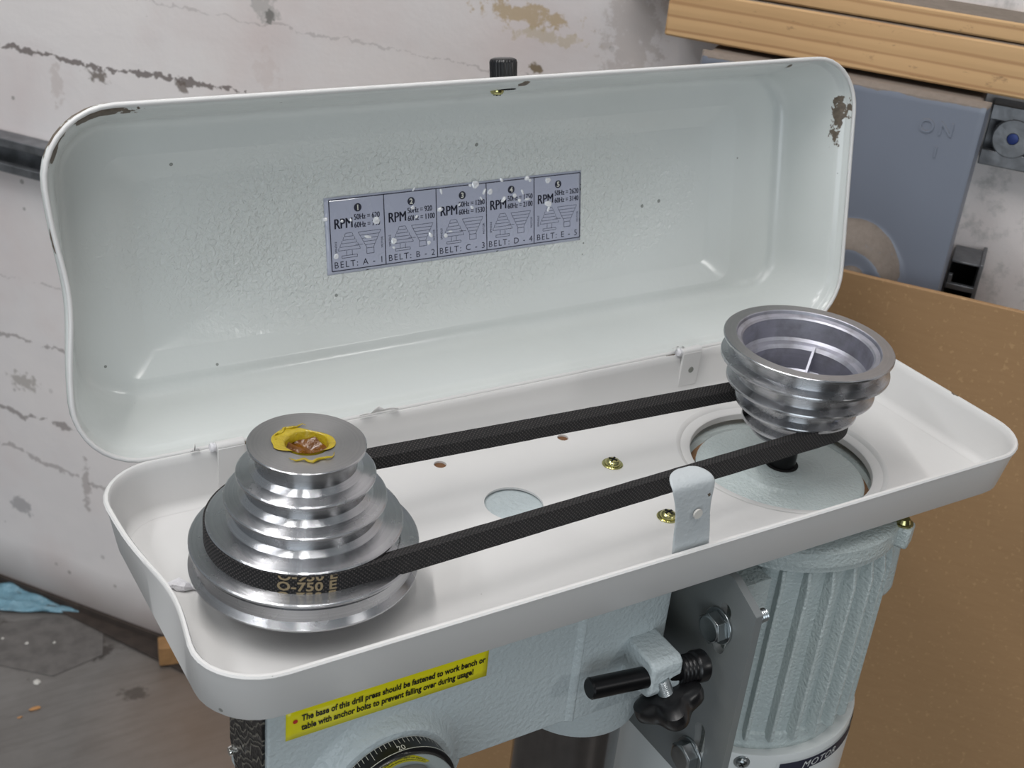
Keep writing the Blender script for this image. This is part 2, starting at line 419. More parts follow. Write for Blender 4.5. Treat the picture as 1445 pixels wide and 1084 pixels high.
def m_cardmat():
    s = NT('cardboard'); co = s.co()
    f = s.noise(s.co(scale=(1, 1, 6)), 60, 4, .6); n = s.noise(co, 4, 4)
    col = s.mix(f, lin(168, 134, 96), lin(156, 122, 85)); col = s.mix(s.math('MULTIPLY', s.ramp(n, [(.4, 0.), (.8, 1.)]), .25), col, lin(146, 114, 80))
    vo = s.noise(co, 300, 2); col = s.mix(s.math('MULTIPLY', s.ramp(vo, [(.62, 0.), (.7, 1.)]), .3), col, lin(205, 170, 124))
    s.out(Base_Color=col, Roughness=.8, Normal=s.bump(f, .1, .001)); return s.m
m_card = m_cardmat()
def m_woodmat():
    s = NT('pine'); co = s.co(scale=(.30, 3, 3))
    nz = s.noise(s.co(scale=(1.2, 6, 6)), 4, 3)
    wv = s.n('ShaderNodeTexWave', wave_type='BANDS', bands_direction='Z'); s.t.links.new(co, wv.inputs['Vector']); wv.inputs['Scale'].default_value = 11; wv.inputs['Distortion'].default_value = 3.2; wv.inputs['Detail'].default_value = 3; wv.inputs['Detail Scale'].default_value = 1.2
    col = s.mix(s.ramp(wv.outputs['Fac'], [(0., .8), (.16, 0.)]), lin(206, 168, 122), lin(170, 128, 88))
    col = s.mix(s.math('MULTIPLY', s.ramp(nz, [(.45, 0.), (.7, 1.)]), .3), col, lin(186, 146, 100))
    d = s.noise(s.co(scale=(1, 2, 2)), 60, 5, .7); col = s.mix(s.math('MULTIPLY', s.ramp(d, [(.62, 0.), (.72, 1.)]), .6), col, lin(110, 82, 56))
    # dusty upper surfaces
    geo = s.n('ShaderNodeNewGeometry'); nz2 = s.sep(geo.outputs['Normal'])[2]
    dust = s.mix(s.noise(s.co(), 130, 5, .7), lin(96, 84, 72), lin(140, 128, 116))
    col = s.mix(s.math('GREATER_THAN', nz2, .8), col, dust)
    s.out(Base_Color=col, Roughness=.7, Normal=s.bump(wv.outputs['Fac'], .1, .002)); return s.m
m_wood = m_woodmat()
def m_boxmat():
    s = NT('grey enamel'); co = s.co()
    geo = s.n('ShaderNodeNewGeometry'); nz = s.sep(geo.outputs['Normal'])[2]
    dn = s.noise(co, 70, 5, .6)
    dust = s.mix(s.noise(co, 240, 4, .7), lin(112, 100, 90), lin(140, 130, 122))
    f = s.math('MULTIPLY', s.math('GREATER_THAN', s.math('ADD', nz, s.math('MULTIPLY', s.math('SUBTRACT', dn, .5), .3)), .22), s.ramp(dn, [(.25, .3), (.34, 1.)]))
    col = s.mix(f, lin(118, 124, 137), dust)
    s.out(Base_Color=col, Roughness=s.math('ADD', s.math('MULTIPLY', f, .5), .3), Normal=s.bump(dn, .05, .002)); return s.m
m_box = m_boxmat()
m_galv = simple('galvanised steel', (150, 152, 156), .42, .8, var=.45, bump=(60, .3, .002))
m_strip = simple('dark brown strip', (66, 56, 50), .8, var=.4)  # dark brown for the strip along the bench's back edge
m_blue = simple('blue plastic film', (126, 168, 186), .35, bump=(120, .6, .006), var=.3)
m_sheet = simple('dull grey patch', (112, 108, 105), .5, var=.35)
m_darks = simple('channel paint', (58, 60, 66), .4, .3, var=.3)
m_floor = simple('concrete floor', (110, 106, 100), .85, var=.3)
m_far = simple('dim garage wall', (92, 88, 84), .85, var=.3)
m_crumb = simple('pale crumb', (205, 202, 196), .8)
m_chipw = simple('wood crumb', (190, 140, 90), .8)
m_ply = simple('plywood offcut', (176, 134, 88), .8, var=.35)
m_lens = simple('blue bolt end', (40, 58, 120), .35, .3)

# ================================================================= SETTING
WO, WD, WN, ZB = Vector((.0854, .8039, 0)), Vector((.596, -.803, 0)), Vector((-.803, -.596, 0)), -.65
ANG = math.atan2(WD.y, WD.x)             # wall runs along local +x, its local -y faces the room
def wall_space(o): o.location = WO; o.rotation_euler = (0, 0, ANG); return o
def wp(s_, p): q = WO + WD*s_ + WN*p; return (q.x, q.y)
# local coordinates: x = along the wall to the right, y = -protrusion, z = height
bm = bmesh.new(); box(bm, (-1.6, 0, -1.45), (2.2, .12, 1.5))
o = wall_space(finish('wall_back', bm, m_wal, smooth=0)); setp(o, kind='structure')
bm = bmesh.new(); box(bm, (-6, -6, -1.50), (6, 6, -1.45))
o = finish('floor', bm, m_floor, smooth=0); setp(o, kind='structure')
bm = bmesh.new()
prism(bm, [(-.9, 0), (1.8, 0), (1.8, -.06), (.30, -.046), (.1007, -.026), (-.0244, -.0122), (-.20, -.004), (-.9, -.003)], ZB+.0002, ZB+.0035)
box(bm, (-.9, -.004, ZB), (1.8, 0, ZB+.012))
o = wall_space(finish('trim_1', bm, m_strip, bevel=.0008)); setp(o, kind='structure')

bm = bmesh.new(); box(bm, (-5, -3.6, -1.45), (5, -3.4, 1.5))
o = finish('wall_front', bm, m_far, smooth=0); setp(o, kind='structure')
bm = bmesh.new(); box(bm, (3.2, -3.4, -1.45), (3.4, 3, 1.5))
o = finish('wall_right', bm, m_far, smooth=0); setp(o, kind='structure')

# workbench
wb = empty('workbench', (.35, .25, -1.45)); setp(wb, 'worn grey metal workbench top meeting the foot of the wall', 'workbench')
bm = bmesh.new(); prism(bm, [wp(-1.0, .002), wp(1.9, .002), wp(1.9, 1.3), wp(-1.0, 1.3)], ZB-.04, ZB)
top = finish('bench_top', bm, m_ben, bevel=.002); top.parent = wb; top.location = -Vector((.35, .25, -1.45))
for k, (s_, p) in enumerate(((-.9, .1), (1.8, .1), (1.8, 1.2), (-.9, 1.2))):
    q = wp(s_, p)
    bm = bmesh.new(); box(bm, (-.03, -.03, 0), (.03, .03, .76)); finish('leg', bm, m_darks, wb, loc=(q[0]-.35, q[1]-.25, 0), bevel=.003)

# bench litter
bm = bmesh.new()
prism(bm, [(.1044, .795), (.0837, .7262), (.0285, .7142), (-.018, .755), (-.03, .80), (.0, .822), (.058, .811)], ZB+.0001, ZB+.0010); o = finish('metal_sheet', bm, m_sheet, bevel=.0003)
setp(o, 'flat dull grey patch of sheet lying on the bench by the wall', 'sheet')
bm = bmesh.new(); g = {}
for i in range(33):
    for j in range(13):
        u = i/32; v = j/12
        c = Vector((.0800, .8060)).lerp(Vector((-.060, .955)), u); nn = Vector((.68, .73))
        wd = .042*min(1, u*2.4+.06)
        q = c - nn*wd*(v-.25)*1.0
        z = ZB+.0028+.016*max(0, noise.noise(Vector((u*8, v*3.5, 3)))+.25)*(.25+u)
        g[i, j] = bm.verts.new((q.x, q.y, z))
for i in range(32):
    for j in range(12): bm.faces.new((g[i, j], g[i+1, j], g[i+1, j+1], g[i, j+1]))
o = finish('plastic_film', bm, m_blue); so = o.modifiers.new('s', 'SOLIDIFY'); so.thickness = .0005; so.offset = 1
setp(o, 'crumpled light blue plastic film in the groove at the wall foot', 'plastic film')
for nm, x, y, r, mt, lb in [('crumb', .0112, .7113, .0038, m_crumb, 'largest white crumb, alone on the grey bench top'), ('crumb', .0160, .7771, .0020, m_crumb, 'small white crumb on the grey patch of sheet'),
                            ('wood_chip', .0008, .6727, .0042, m_chipw, 'thin tan wood chip on the bench near the left edge'), ('wood_chip', -.0158, .6669, .0020, m_chipw, 'tiny yellowish wood chip left of the tan chip'),
                            ('crumb', -.0048, .7964, .0020, m_crumb, 'tiny white crumb at the far left of the bench'), ('crumb', .0428, .7668, .0016, m_crumb, 'tiny white crumb in the middle of the grey sheet')]:
    bm = bmesh.new(); bmesh.ops.create_icosphere(bm, subdivisions=2, radius=r)
    for v in bm.verts:
        v.co *= 1+.35*noise.noise(v.co*400+Vector((x*99, 0, 0))); v.co.z *= .35
        if nm == 'wood_chip': v.co.x *= 1.5; v.co.y *= .5
    o = finish(nm, bm, mt, loc=(x, y, (ZB+.001 if x > -.004 and y > .72 else ZB)+r*.28)); setp(o, lb, 'crumb' if nm == 'crumb' else 'chip')

# cardboard box standing between wall and drill press
cb = empty('cardboard_box'); wall_space(cb)
setp(cb, 'large plain brown cardboard box standing behind the drill press', 'box')
bm = bmesh.new(); box(bm, (.30, -.106, ZB+.0005), (1.15, -.102, -.0050))
bmesh.ops.subdivide_edges(bm, edges=[e for e in bm.edges if e.calc_length() > .5], cuts=40)
for v in bm.verts:
    if v.co.z > -.1: v.co.z += .0007*noise.noise(Vector((v.co.x*16, 0, 0)))
    v.co.y += .0015*noise.noise(Vector((v.co.x*4, v.co.z*3, 1)))
finish('front_panel', bm, m_card, cb, smooth=20, bevel=.0008)
bm = bmesh.new(); box(bm, (.30, -.102, ZB+.0005), (.304, -.070, -.0055)); finish('side_panel', bm, m_card, cb, bevel=.0008)
bm = bmesh.new(); box(bm, (1.146, -.102, ZB+.0005), (1.15, -.070, -.0055)); finish('side_panel', bm, m_card, cb, bevel=.0008)
# wood offcut by the wall foot
bm = bmesh.new(); box(bm, (0, 0, 0), (.050, .020, .024)); o = finish('wood_offcut', bm, m_ply, bevel=.001, loc=(.1315, .680, ZB+.0036), rot=(0, 0, -.25))
setp(o, 'small tan wood offcut on the bench behind the left end of the tray', 'wood block')

# switch box
sb = empty('switch_box'); wall_space(sb); setp(sb, 'grey metal electrical switch box with embossed ON on the wall', 'switch box')
bm = bmesh.new()
prism(bm, [(.6140, .1070), (.7960, .1070), (.7960, -.24), (.6140, -.24)], -.0005, -.074, axis='y')
o = finish('enclosure', bm, m_box, sb, bevel=.003, seg=3)
# cover with embossed half dome, built as a height field
bm = bmesh.new(); nx, nz = 90, 170; X0, X1, Z0, Z1 = .6150, .8010, -.24, .1115; G = {}
for i in range(nx+1):
    for j in range(nz+1):
        x = X0+(X1-X0)*i/nx; z = Z0+(Z1-Z0)*j/nz
        d = math.hypot((x-.7400)/.040, (z+.032)/.056); h = max(0, min(1, (1.0-d)*3.0)); h = .015*(h*h*(3-2*h))
        d2 = math.hypot((x-.7440)/.010, (z+.012)/.008); h2 = max(0, min(1, 1.0-d2)); h += .005*(h2*h2*(3-2*h2))
        e = min(x-X0, X1-x, Z1-z); h -= .006*max(0, 1-e/.003)**2
        G[i, j] = bm.verts.new((x, -.08-h, z))
for i in range(nx):
    for j in range(nz): bm.faces.new((G[i, j], G[i+1, j], G[i+1, j+1], G[i, j+1]))
rim = [G[0, j] for j in range(nz+1)]+[G[i, nz] for i in range(1, nx+1)]+[G[nx, j] for j in range(nz-1, -1, -1)]
bk = [bm.verts.new((v.co.x, -.070, v.co.z)) for v in rim]
for i in range(len(rim)-1): bm.faces.new((rim[i], rim[i+1], bk[i+1], bk[i]))
finish('cover', bm, m_box, sb, smooth=50)
bm = bmesh.new()
for s_, x, z, sz in (('O', .7665, .0880, .0125), ('N', .7785, .0880, .0125), ('I', .7755, .0735, .010)):
    VF = text_vf(s_, sz, 'CENTER', .0001); add_vf(bm, VF, lambda p, x=x, z=z: (x+p[0], -.0803, z+p[1]))
o = finish('embossed_letters', bm, m_box, sb, smooth=0); so = o.modifiers.new('s', 'SOLIDIFY'); so.thickness = .0007; so.offset = 0; setp(o, kind='stuff')
# boards lying on the box
for nm, a, b, lb in [('wooden_board', (.5800, -.046, .1105), (1.35, -.001, .1430), 'lower pine board lying on top of the grey switch box'),
                     ('wooden_board', (.535, -.043, .1437), (1.35, -.001, .1562), 'upper thinner pine board lying on the lower board')]:
    bm = bmesh.new(); box(bm, a, b)
    bmesh.ops.subdivide_edges(bm, edges=[e for e in bm.edges if e.calc_length() > .4], cuts=30)
    for v in bm.verts: v.co.z += .0006*noise.noise(Vector((v.co.x*7, v.co.z*3, 0)))
    o = finish(nm, bm, m_wood, bevel=.0016, seg=2, smooth=30); wall_space(o); setp(o, lb, 'board', 'pine boards on the switch box')
# strut channels on the wall
def strut(name, s0, s1, z, h, lb, bolt=None):
    e = empty(name); wall_space(e); setp(e, lb, 'channel')
    bm = bmesh.new()
    prof = [(-.0005, -h/2), (-.020, -h/2), (-.020, -h*.25), (-.014, -h*.25), (-.014, -h*.44), (-.002, -h*.44),
            (-.002, h*.44), (-.014, h*.44), (-.014, h*.25), (-.020, h*.25), (-.020, h/2), (-.0005, h/2)]
    A = [bm.verts.new((s0, p[0], z+p[1])) for p in prof]; B = [bm.verts.new((s1, p[0], z+p[1])) for p in prof]
    n = len(prof)
    for i in range(n): bm.faces.new((A[i], A[(i+1) % n], B[(i+1) % n], B[i]))
    bm.faces.new(A); bm.faces.new(B[::-1])
    finish('channel', bm, m_galv, e, bevel=.0006, smooth=30)
    if bolt:
        bm = bmesh.new(); lathe(bm, [(.0040, .004), (.0125, .004), (.0135, .003), (.0135, 0), (0, 0)], 32, (bolt, -.0165, z), axis='-y')
        finish('washer', bm, m_galv, e)
        bm = bmesh.new(); lathe(bm, [(0, .0025), (.0036, .002), (.0040, -.003), (0, -.003)], 24, (bolt, -.0185, z), axis='-y')
        finish('bolt_end', bm, m_lens, e)
strut('strut_channel', .8015, 1.3, .0790, .041, 'galvanised strut channel on the wall right of the switch box', .8191)
strut('strut_channel', -.9, .33, -.1135, .033, 'galvanised strut channel on the wall left of the open lid')
# open bracket below the switch box
br = empty('channel_bracket'); wall_space(br); setp(br, 'open black and grey steel bracket between switch box and cardboard', 'bracket')
bm = bmesh.new(); box(bm, (.8210, -.040, -.11), (.8235, -.001, -.0040)); box(bm, (.8025, -.040, -.0255), (.8212, -.036, -.0215)); box(bm, (.8028, -.040, -.0215), (.8055, -.036, -.0150)); box(bm, (.8025, -.036, -.0075), (.8212, -.003, -.0060))
finish('frame', bm, m_galv, br, bevel=.0004)
bm = bmesh.new(); box(bm, (.8025, -.003, -.11), (.8212, -.001, -.0075)); box(bm, (.8025, -.036, -.11), (.8030, -.003, -.0075)); box(bm, (.8200, -.036, -.11), (.8210, -.003, -.0075))
finish('back_plate', bm, m_void, br, smooth=0)

# ================================================================= DRILL PRESS
dp = empty('drill_press', (.148, 0, ZB))
setp(dp, 'pale green benchtop drill press with its belt cover lid open', 'drill press')
OFF = Vector((-.148, 0, -ZB))
def part(name, bm, mat, **kw): 
    o = finish(name, bm, mat, dp, **kw); o.location = OFF + (Vector(kw['loc']) if kw.get('loc') is not None else Vector()); return o
def sub(name, bm, mat, par, **kw): return finish(name, bm, mat, par, **kw)

# --- tray
XL, XR, FY, BY, H = -.0645, .3684, -.0698, .0828, .025
def dent(x, y, z):
    k = math.exp(-((y+.012)/.030)**2) * max(0, 1-(x-XL)/.02) * max(0, 1+z/.022)
    return x + .0062*k
bm = bmesh.new()
prof = [(.0002, -.0016), (.0000, -.0008), (.0006, 0.), (.0018, .0), (.0026, -.0008), (.0030, -.004), (.0052, -.0205), (.0068, -.0232), (.0098, -.0243)]
outer = [(.0086, -.0256), (.0062, -.0252), (.0046, -.0234), (.0014, -.005)]
loops = []
def trayloop(ins, z, r0=.029):
    L = rrect(XL+ins, XR-ins, FY+ins, BY-ins, r0-ins, 9, (40, 18))
    return [bm.verts.new((dent(x, y, z), y, z)) for x, y in L]
for ins, z in prof: loops.append(trayloop(ins, z))
inner_last = loops[-1]
loops2 = [loops[0]] + [trayloop(i, z) for i, z in reversed(outer)]
for S in (loops, loops2):
    for A, B in zip(S, S[1:]):
        n = len(A)
        for i in range(n): bm.faces.new((A[i], A[(i+1) % n], B[(i+1) % n], B[i]))
ins = .0086
fl = rrect(XL+ins, XR-ins, FY+ins, BY-ins, .029-ins, 9, (10, 6))
HC = (.2658, .0052)
VF = curve_fill([fl, circle(*HC, .0545, 96), circle(.1137, .0209, .0139, 40), circle(.0980, .0645, .0031, 20), circle(.1685, .0633, .0029, 20)], .0011)
add_vf(bm, VF, lambda p: (p[0], p[1], p[2]-.0249))
# embossed, slightly sunk ring round the motor opening, with a turned-down lip
lathe(bm, [(.0545, -.0243), (.0530, -.0247), (.0520, -.0258), (.0478, -.0262), (.0470, -.0268), (.0468, -.0300), (.0474, -.0300), (.0482, -.0272), (.0530, -.0266), (.0545, -.0255)], 96, (HC[0], HC[1], 0))
tray = part('belt_guard_tray', bm, m_tray, smooth=40); tray['label'] = 'shallow pale tray under the pulleys with a dented left rim'
# holes read brown: hole rims and things below
for (x, y, r) in ((.0980, .0645, .0031), (.1685, .0633, .0029)):
    bm = bmesh.new(); lathe(bm, [(0, -.0262), (r+.001, -.0262), (r+.001, -.0256), (0, -.0256)], 24, (x, y, 0))
    sub('hole_plug', bm, m_brown, tray)
# screws in the tray
def pan_screw(parent, name, loc, rot=(0, 0, 0), s=1.0, washer=True, slot=0.6, mat=None):
    bm = bmesh.new()
    pr = [(0, .0031), (.0018, .0030), (.0032, .0024), (.0040, .0012), (.0040, .0007)]
    if washer: pr += [(.0050, .0007), (.0053, .0004), (.0053, 0), (0, 0)]
    else: pr += [(.0040, 0), (0, 0)]
    lathe(bm, [(r*s, z*s) for r, z in pr], 32)
    o = finish(name, bm, mat or m_zinc, parent, loc=loc, rot=rot)
    bm = bmesh.new()
    for a in (slot, slot+PI/2):
        box(bm, (-.0022*s, -.00045*s, .0024*s), (.0022*s, .00045*s, .00325*s), mat=Matrix.Rotation(a, 4, 'Z'))
    sub('cross_slot', bm, m_void, o, smooth=0)
    return o
s1 = pan_screw(tray, 'tray_screw', (.1776, .0318, -.0243)); s2 = pan_screw(tray, 'tray_screw', (.1752, -.0172, -.0243), slot=.2)
# white sealant bead on the tray floor
bm = bmesh.new(); pts = []; rr = []
for i in range(16):
    t = i/15; pts.append((-.0545+.034*t, .0260-.0180*t + .0012*math.sin(i*2.1), -.0226+.0006*math.sin(i*3.))); rr.append(.0021+.0009*math.sin(i*1.9) - (.0 if t < .9 else .001))
rr[0] = .0030; pipe(bm, pts, rr, 8); sub('sealant_bead', bm, m_bead, tray)
# catch tab on the front wall
bm = bmesh.new()
N = 24; rows = []
def tabrow(c, wd, y, z): return [(c-wd/2+wd*i/8, y, z) for i in range(9)]
path = [(-.0655, -.020, .0200), (-.0655, -.008, .0200), (-.0655, .004, .0200), (-.0653, .012, .0186), (-.0652, .018, .0184), (-.0651, .024, .0204), (-.0648, .0285, .0222), (-.0640, .0305, .0222), (-.0620, .0318, .0216), (-.0600, .0325, .0198), (-.0580, .0331, .0166), (-.0566, .0335, .0118), (-.0560, .0337, .0050)]
for y, z, wd in path:
    rows.append([bm.verts.new(p) for p in tabrow(.1492-.12*(z+.02) , wd, y, z)])
for A, B in zip(rows, rows[1:]):
    for i in range(8): bm.faces.new((A[i], A[i+1], B[i+1], B[i]))
tab = sub('catch_tab', bm, m_clip, tray, smooth=60); so = tab.modifiers.new('s', 'SOLIDIFY'); so.thickness = .0012
sb_ = tab.modifiers.new('b', 'SUBSURF'); sb_.levels = 1; sb_.render_levels = 2
bm = bmesh.new(); lathe(bm, [(0, 0), (.0022, 0), (.0022, .0009), (0, .0009)], 20, (.1456, -.0664, .0165), axis='-y'); sub('tab_hole', bm, m_crumb, tray)
# hinges on the back wall
for x0, wd in ((.2530, .0125), (-.0085, .0125)):
    bm = bmesh.new(); box(bm, (x0, BY-.0052, -.019), (x0+wd, BY-.0036, .0012))
    lathe(bm, [(0, x0-.0002), (.0024, x0-.0002), (.0024, x0+wd+.0002), (0, x0+wd+.0002)], 20, (0, BY-.0026, .0012), axis='x')
    hg = sub('hinge_leaf', bm, m_tray, tray, bevel=.0003)
bm = bmesh.new(); lathe(bm, [(0, .0004), (.0017, .0004), (.0018, 0), (0, 0)], 16, (.2600, BY-.0050, -.0095), axis='-y'); sub('hinge_rivet', bm, m_dirt, tray)
for x0, x1 in ((.2500, .2528), (-.0115, -.0088)):
    bm = bmesh.new(); lathe(bm, [(0, x0), (.0018, x0+.0003), (.0022, x0+.0012), (.0018, x1), (0, x1)], 16, (0, BY-.0026, .0014), axis='x'); sub('hinge_pin', bm, m_bead, tray)
# loose paint flakes along the rim
for x, y, z, L, hgt, a in ((.0615, BY-.002, .002, .020, .0035, .25), (-.020, BY-.002, .001, .004, .004, 1.0), (.247, BY-.001, .004, .008, .0010, -.5)):
    bm = bmesh.new(); vs = []
    for i in range(9):
        t = i/8; wv = (hgt*(.3+.7*math.sin(t*PI)))
        vs.append((bm.verts.new((x+L*t*math.cos(a*.2), y+L*t*math.sin(a*.2)*.2, z)), bm.verts.new((x+L*t, y-.001-.001*math.sin(t*9), z+wv*(.7+.3*math.sin(t*17))))))
    for A, B in zip(vs, vs[1:]): bm.faces.new((A[0], B[0], B[1], A[1]))
    o = sub('paint_flake', bm, m_tray, tray); so = o.modifiers.new('s', 'SOLIDIFY'); so.thickness = .0003

# --- lid
T = math.radians(11)
bm = bmesh.new()
def lidloop(u0, u1, v0, v1, r, w_):
    L = rrect(u0, u1, v0, v1, r, 9, (40, 18)); out = []
    for (u, v) in L:
        k = math.exp(-((v-.075)/.026)**2)*max(0, 1-(u+.0665)/.012)*max(0, 1-w_/.03)
        bow = .0013*math.sin(PI*min(1, max(0, v/.151)))*max(0, 1-(.371-u)/.02)
        out.append(bm.verts.new((u+.0042*k+bow*0, w_, v)))
    return out
def ins_(i, w_, r=.030, k=0.):          # k: draft of the side walls, larger on the left
    return lidloop(-.0668+i+k*.0085, .3722-i-k*.0035, .0005+i+k*.006, .1512-i-k*.007, max(.004, r-i), w_)
S = [ins_(0, 0), ins_(0, .0050), ins_(.0006, .0060), ins_(.0024, .0068), ins_(.0030, .0080), ins_(.0034, .0100, k=.12), ins_(.0040, .040, k=.92),
     ins_(.0043, .0430, k=1), ins_(.0058, .0462, k=1), ins_(.0088, .0477, k=1), ins_(.0115, .0480, .034, k=1),
     lidloop(-.0335, .3290, .0205, .1240, .010, .0480), lidloop(-.0330, .3285, .0210, .1235, .010, .0482), lidloop(-.0205, .3150, .0315, .1125, .008, .0525), lidloop(-.0200, .3145, .0320, .1120, .008, .0528)]
for A, B in zip(S, S[1:]):
    n = len(A)
    for i in range(n): bm.faces.new((A[i], A[(i+1) % n], B[(i+1) % n], B[i]))
bm.faces.new(S[-1])
lid = part('guard_lid', bm, m_lid, smooth=50)
lid.location = OFF+Vector((0, BY, 0)); lid.rotation_euler = (-T, 0, 0)
# normals face the room; thickness goes outward
if lid.data.polygons[-1].normal.y > 0: lid.data.flip_normals()
so = lid.modifiers.new('s', 'SOLIDIFY'); so.thickness = .0011; so.offset = -1
lid['label'] = 'open pale green lid with chipped upper corners and speed sticker'
# rolled bead along the rim
bm = bmesh.new()
L = rrect(-.0668, .3722, .0005, .1512, .030, 9, (40, 18)); n = len(L); rings = []
for i, (u, v) in enumerate(L):
    p = Vector((L[i-1][0], 0, L[i-1][1])); q = Vector((L[(i+1) % n][0], 0, L[(i+1) % n][1])); t = (q-p).normalized(); o_ = Vector((t.z, 0, -t.x))
    k = math.exp(-((v-.075)/.026)**2)*max(0, 1-(u+.0665)/.012)
    c = Vector((u+.0042*k, 0, v)) + o_*.0004
    rings.append([bm.verts.new(c + o_*(.0011*math.cos(a)) + Vector((0, .0011*math.sin(a), 0))) for a in [2*PI*j/8 for j in range(8)]])
for i in range(n):
    A, B = rings[i], rings[(i+1) % n]
    for j in range(8): bm.faces.new((A[j], A[(j+1) % 8], B[(j+1) % 8], B[j]))
sub('rim_bead', bm, m_tray, lid, smooth=80)
# knob and its screw
bm = bmesh.new(); prof = [(0, .0150), (.0050, .0149), (.0062, .0143), (.0067, .0130), (.0064, .002), (.0060, 0), (0, 0)]
vs = lathe(bm, prof, 96)
for v in vs:
    a = math.atan2(v.co.y, v.co.x); r = math.hypot(v.co.x, v.co.y)
    if r > .0055: f = 1+.028*math.cos(a*28); v.co.x *= f; v.co.y *= f
kb = sub('lid_knob', bm, m_black, lid, loc=(.1595, .0265, .1440), smooth=50); kb['label'] = 'fluted black plastic knob'
ks = pan_screw(lid, 'knob_screw', (.1555, .0260, .1440), rot=(PI, 0, 0), s=.85, washer=False)
# speed sticker
U0, U1, V0, V1, WP = .0725, .2238, .0563, .0948, .0526
bm = bmesh.new(); NX, NZ = 60, 16; G = {}
for i in range(NX+1):
    for j in range(NZ+1): G[i, j] = bm.verts.new((U0+(U1-U0)*i/NX, WP, V0+(V1-V0)*j/NZ))
for i in range(NX):
    for j in range(NZ): bm.faces.new((G[i, j], G[i+1, j], G[i+1, j+1], G[i, j+1]))
st = sub('speed_sticker', bm, m_stick, lid, smooth=80); so = st.modifiers.new('s', 'SOLIDIFY'); so.thickness = .0001; so.offset = 0
st['label'] = 'silver belt speed chart sticker in five boxes'
bm = bmesh.new(); YP = WP-.00012
def T2(s_, size, u, v, **kw):
    sx = kw.pop('sx', 1.0); VF = text_vf(s_, size, **kw); add_vf(bm, VF, lambda p: (u+p[0]*sx, YP, v+p[1]))
def ln(u0, v0, u1, v1, wd=.0003):
    d = Vector((u1-u0, v1-v0)); L_ = d.length; nn = Vector((-d.y, d.x))/L_*wd/2
    bm.faces.new([bm.verts.new((a+sx*nn.x, YP, b+sx*nn.y)) for a, b, sx in ((u0, v0, -1), (u1, v1, -1), (u1, v1, 1), (u0, v0, 1))])
a0, a1, b0, b1 = U0+.0026, U1-.0006, V0+.0016, V1-.0012
ln(a0, b0, a1, b0, .0005); ln(a0, b1, a1, b1, .0005)
cw = (a1-a0)/5
for i in range(6): ln(a0+cw*i, b0, a0+cw*i, b1, .0005)
rows5 = [('1', '620', '740', 'A - 1'), ('2', '920', '1100', 'B - 2'), ('3', '1280', '1530', 'C - 3'), ('4', '1750', '2100', 'D - 4'), ('5', '2620', '3140', 'E - 5')]
for i, (num, s50, s60, bl) in enumerate(rows5):
    c = a0+cw*i; cc = c+cw/2
    C_ = circle(cc+.0005, b1-.0050, .0021, 20); bm.faces.new([bm.verts.new((x, YP, z)) for x, z in C_])
    V, F = text_vf(num, .0038, 'CENTER', .00010); bq = bmesh.new(); add_vf(bq, (V, F), lambda p: (cc+.0005+p[0], YP-.0001, b1-.0063+p[1])); sub('box_number', bq, m_tick, st, smooth=0)
    for dx in (-.00016, 0, .00016): T2('RPM', .0072, c+.0021+dx, b1-.0146, sx=.76)
    for dx in (-.0001, .0001):
        T2('50Hz = '+s50, .0040, c+.0130+dx, b1-.0110, sx=.74)
        T2('60Hz = '+s60, .0040, c+.0130+dx, b1-.0150, sx=.74)
    T2('BELT: '+bl, .0046, cc, b0+.0014, align='CENTER', space=1.25)
    # spindle cone (left) and motor cone (right)
    x = c+.0098; z = b1-.0172
    for k in range(5):
        h0 = .0024+k*.0009; zz = z-.0002-k*.0017
        ln(x-h0, zz-.0015, x+h0, zz-.0015, .00018); ln(x-h0, zz-.0015, x-h0+.0005, zz, .00018); ln(x+h0, zz-.0015, x+h0-.0005, zz, .00018)
    ln(x-.0018, z, x+.0018, z, .00018)
    ln(x-.0015, z-.0088, x-.0015, z-.0112, .0002); ln(x+.0015, z-.0088, x+.0015, z-.0112, .0002)
    ln(x-.0042, z-.0112, x+.0042, z-.0112, .0002); ln(x-.0042, z-.0124, x+.0042, z-.0124, .0002); ln(x-.0042, z-.0112, x-.0042, z-.0124, .0002); ln(x+.0042, z-.0112, x+.0042, z-.0124, .0002)
    x = c+.0212
    for k in range(5):
        h0 = .0062-k*.0009; zz = z-.0002-k*.0017
        ln(x-h0, zz, x+h0, zz, .00018); ln(x-h0, zz, x-h0+.0008, zz-.0017, .00018); ln(x+h0, zz, x+h0-.0008, zz-.0017, .00018)
    ln(x-.0020, z-.0088, x+.0020, z-.0088, .0002); ln(x-.0020, z-.0116, x+.0020, z-.0116, .0002); ln(x-.0020, z-.0088, x-.0020, z-.0116, .0002); ln(x+.0020, z-.0088, x+.0020, z-.0116, .0002)
    zz = z-.0015-i*.0017; ln(c+.0098+.0034, z-.0062, x-.0040, z-.0066, .00018)
    for vx, wrd in ((c+.0032, 'SPINDLE'), (c+cw-.0012, 'MOTOR')):
        V, F = text_vf(wrd, .0016, 'LEFT'); add_vf(bm, (V, F), lambda p, vx=vx: (vx-p[1], YP, z-.0096+p[0]))
sub('sticker_print', bm, m_print, st, smooth=0)

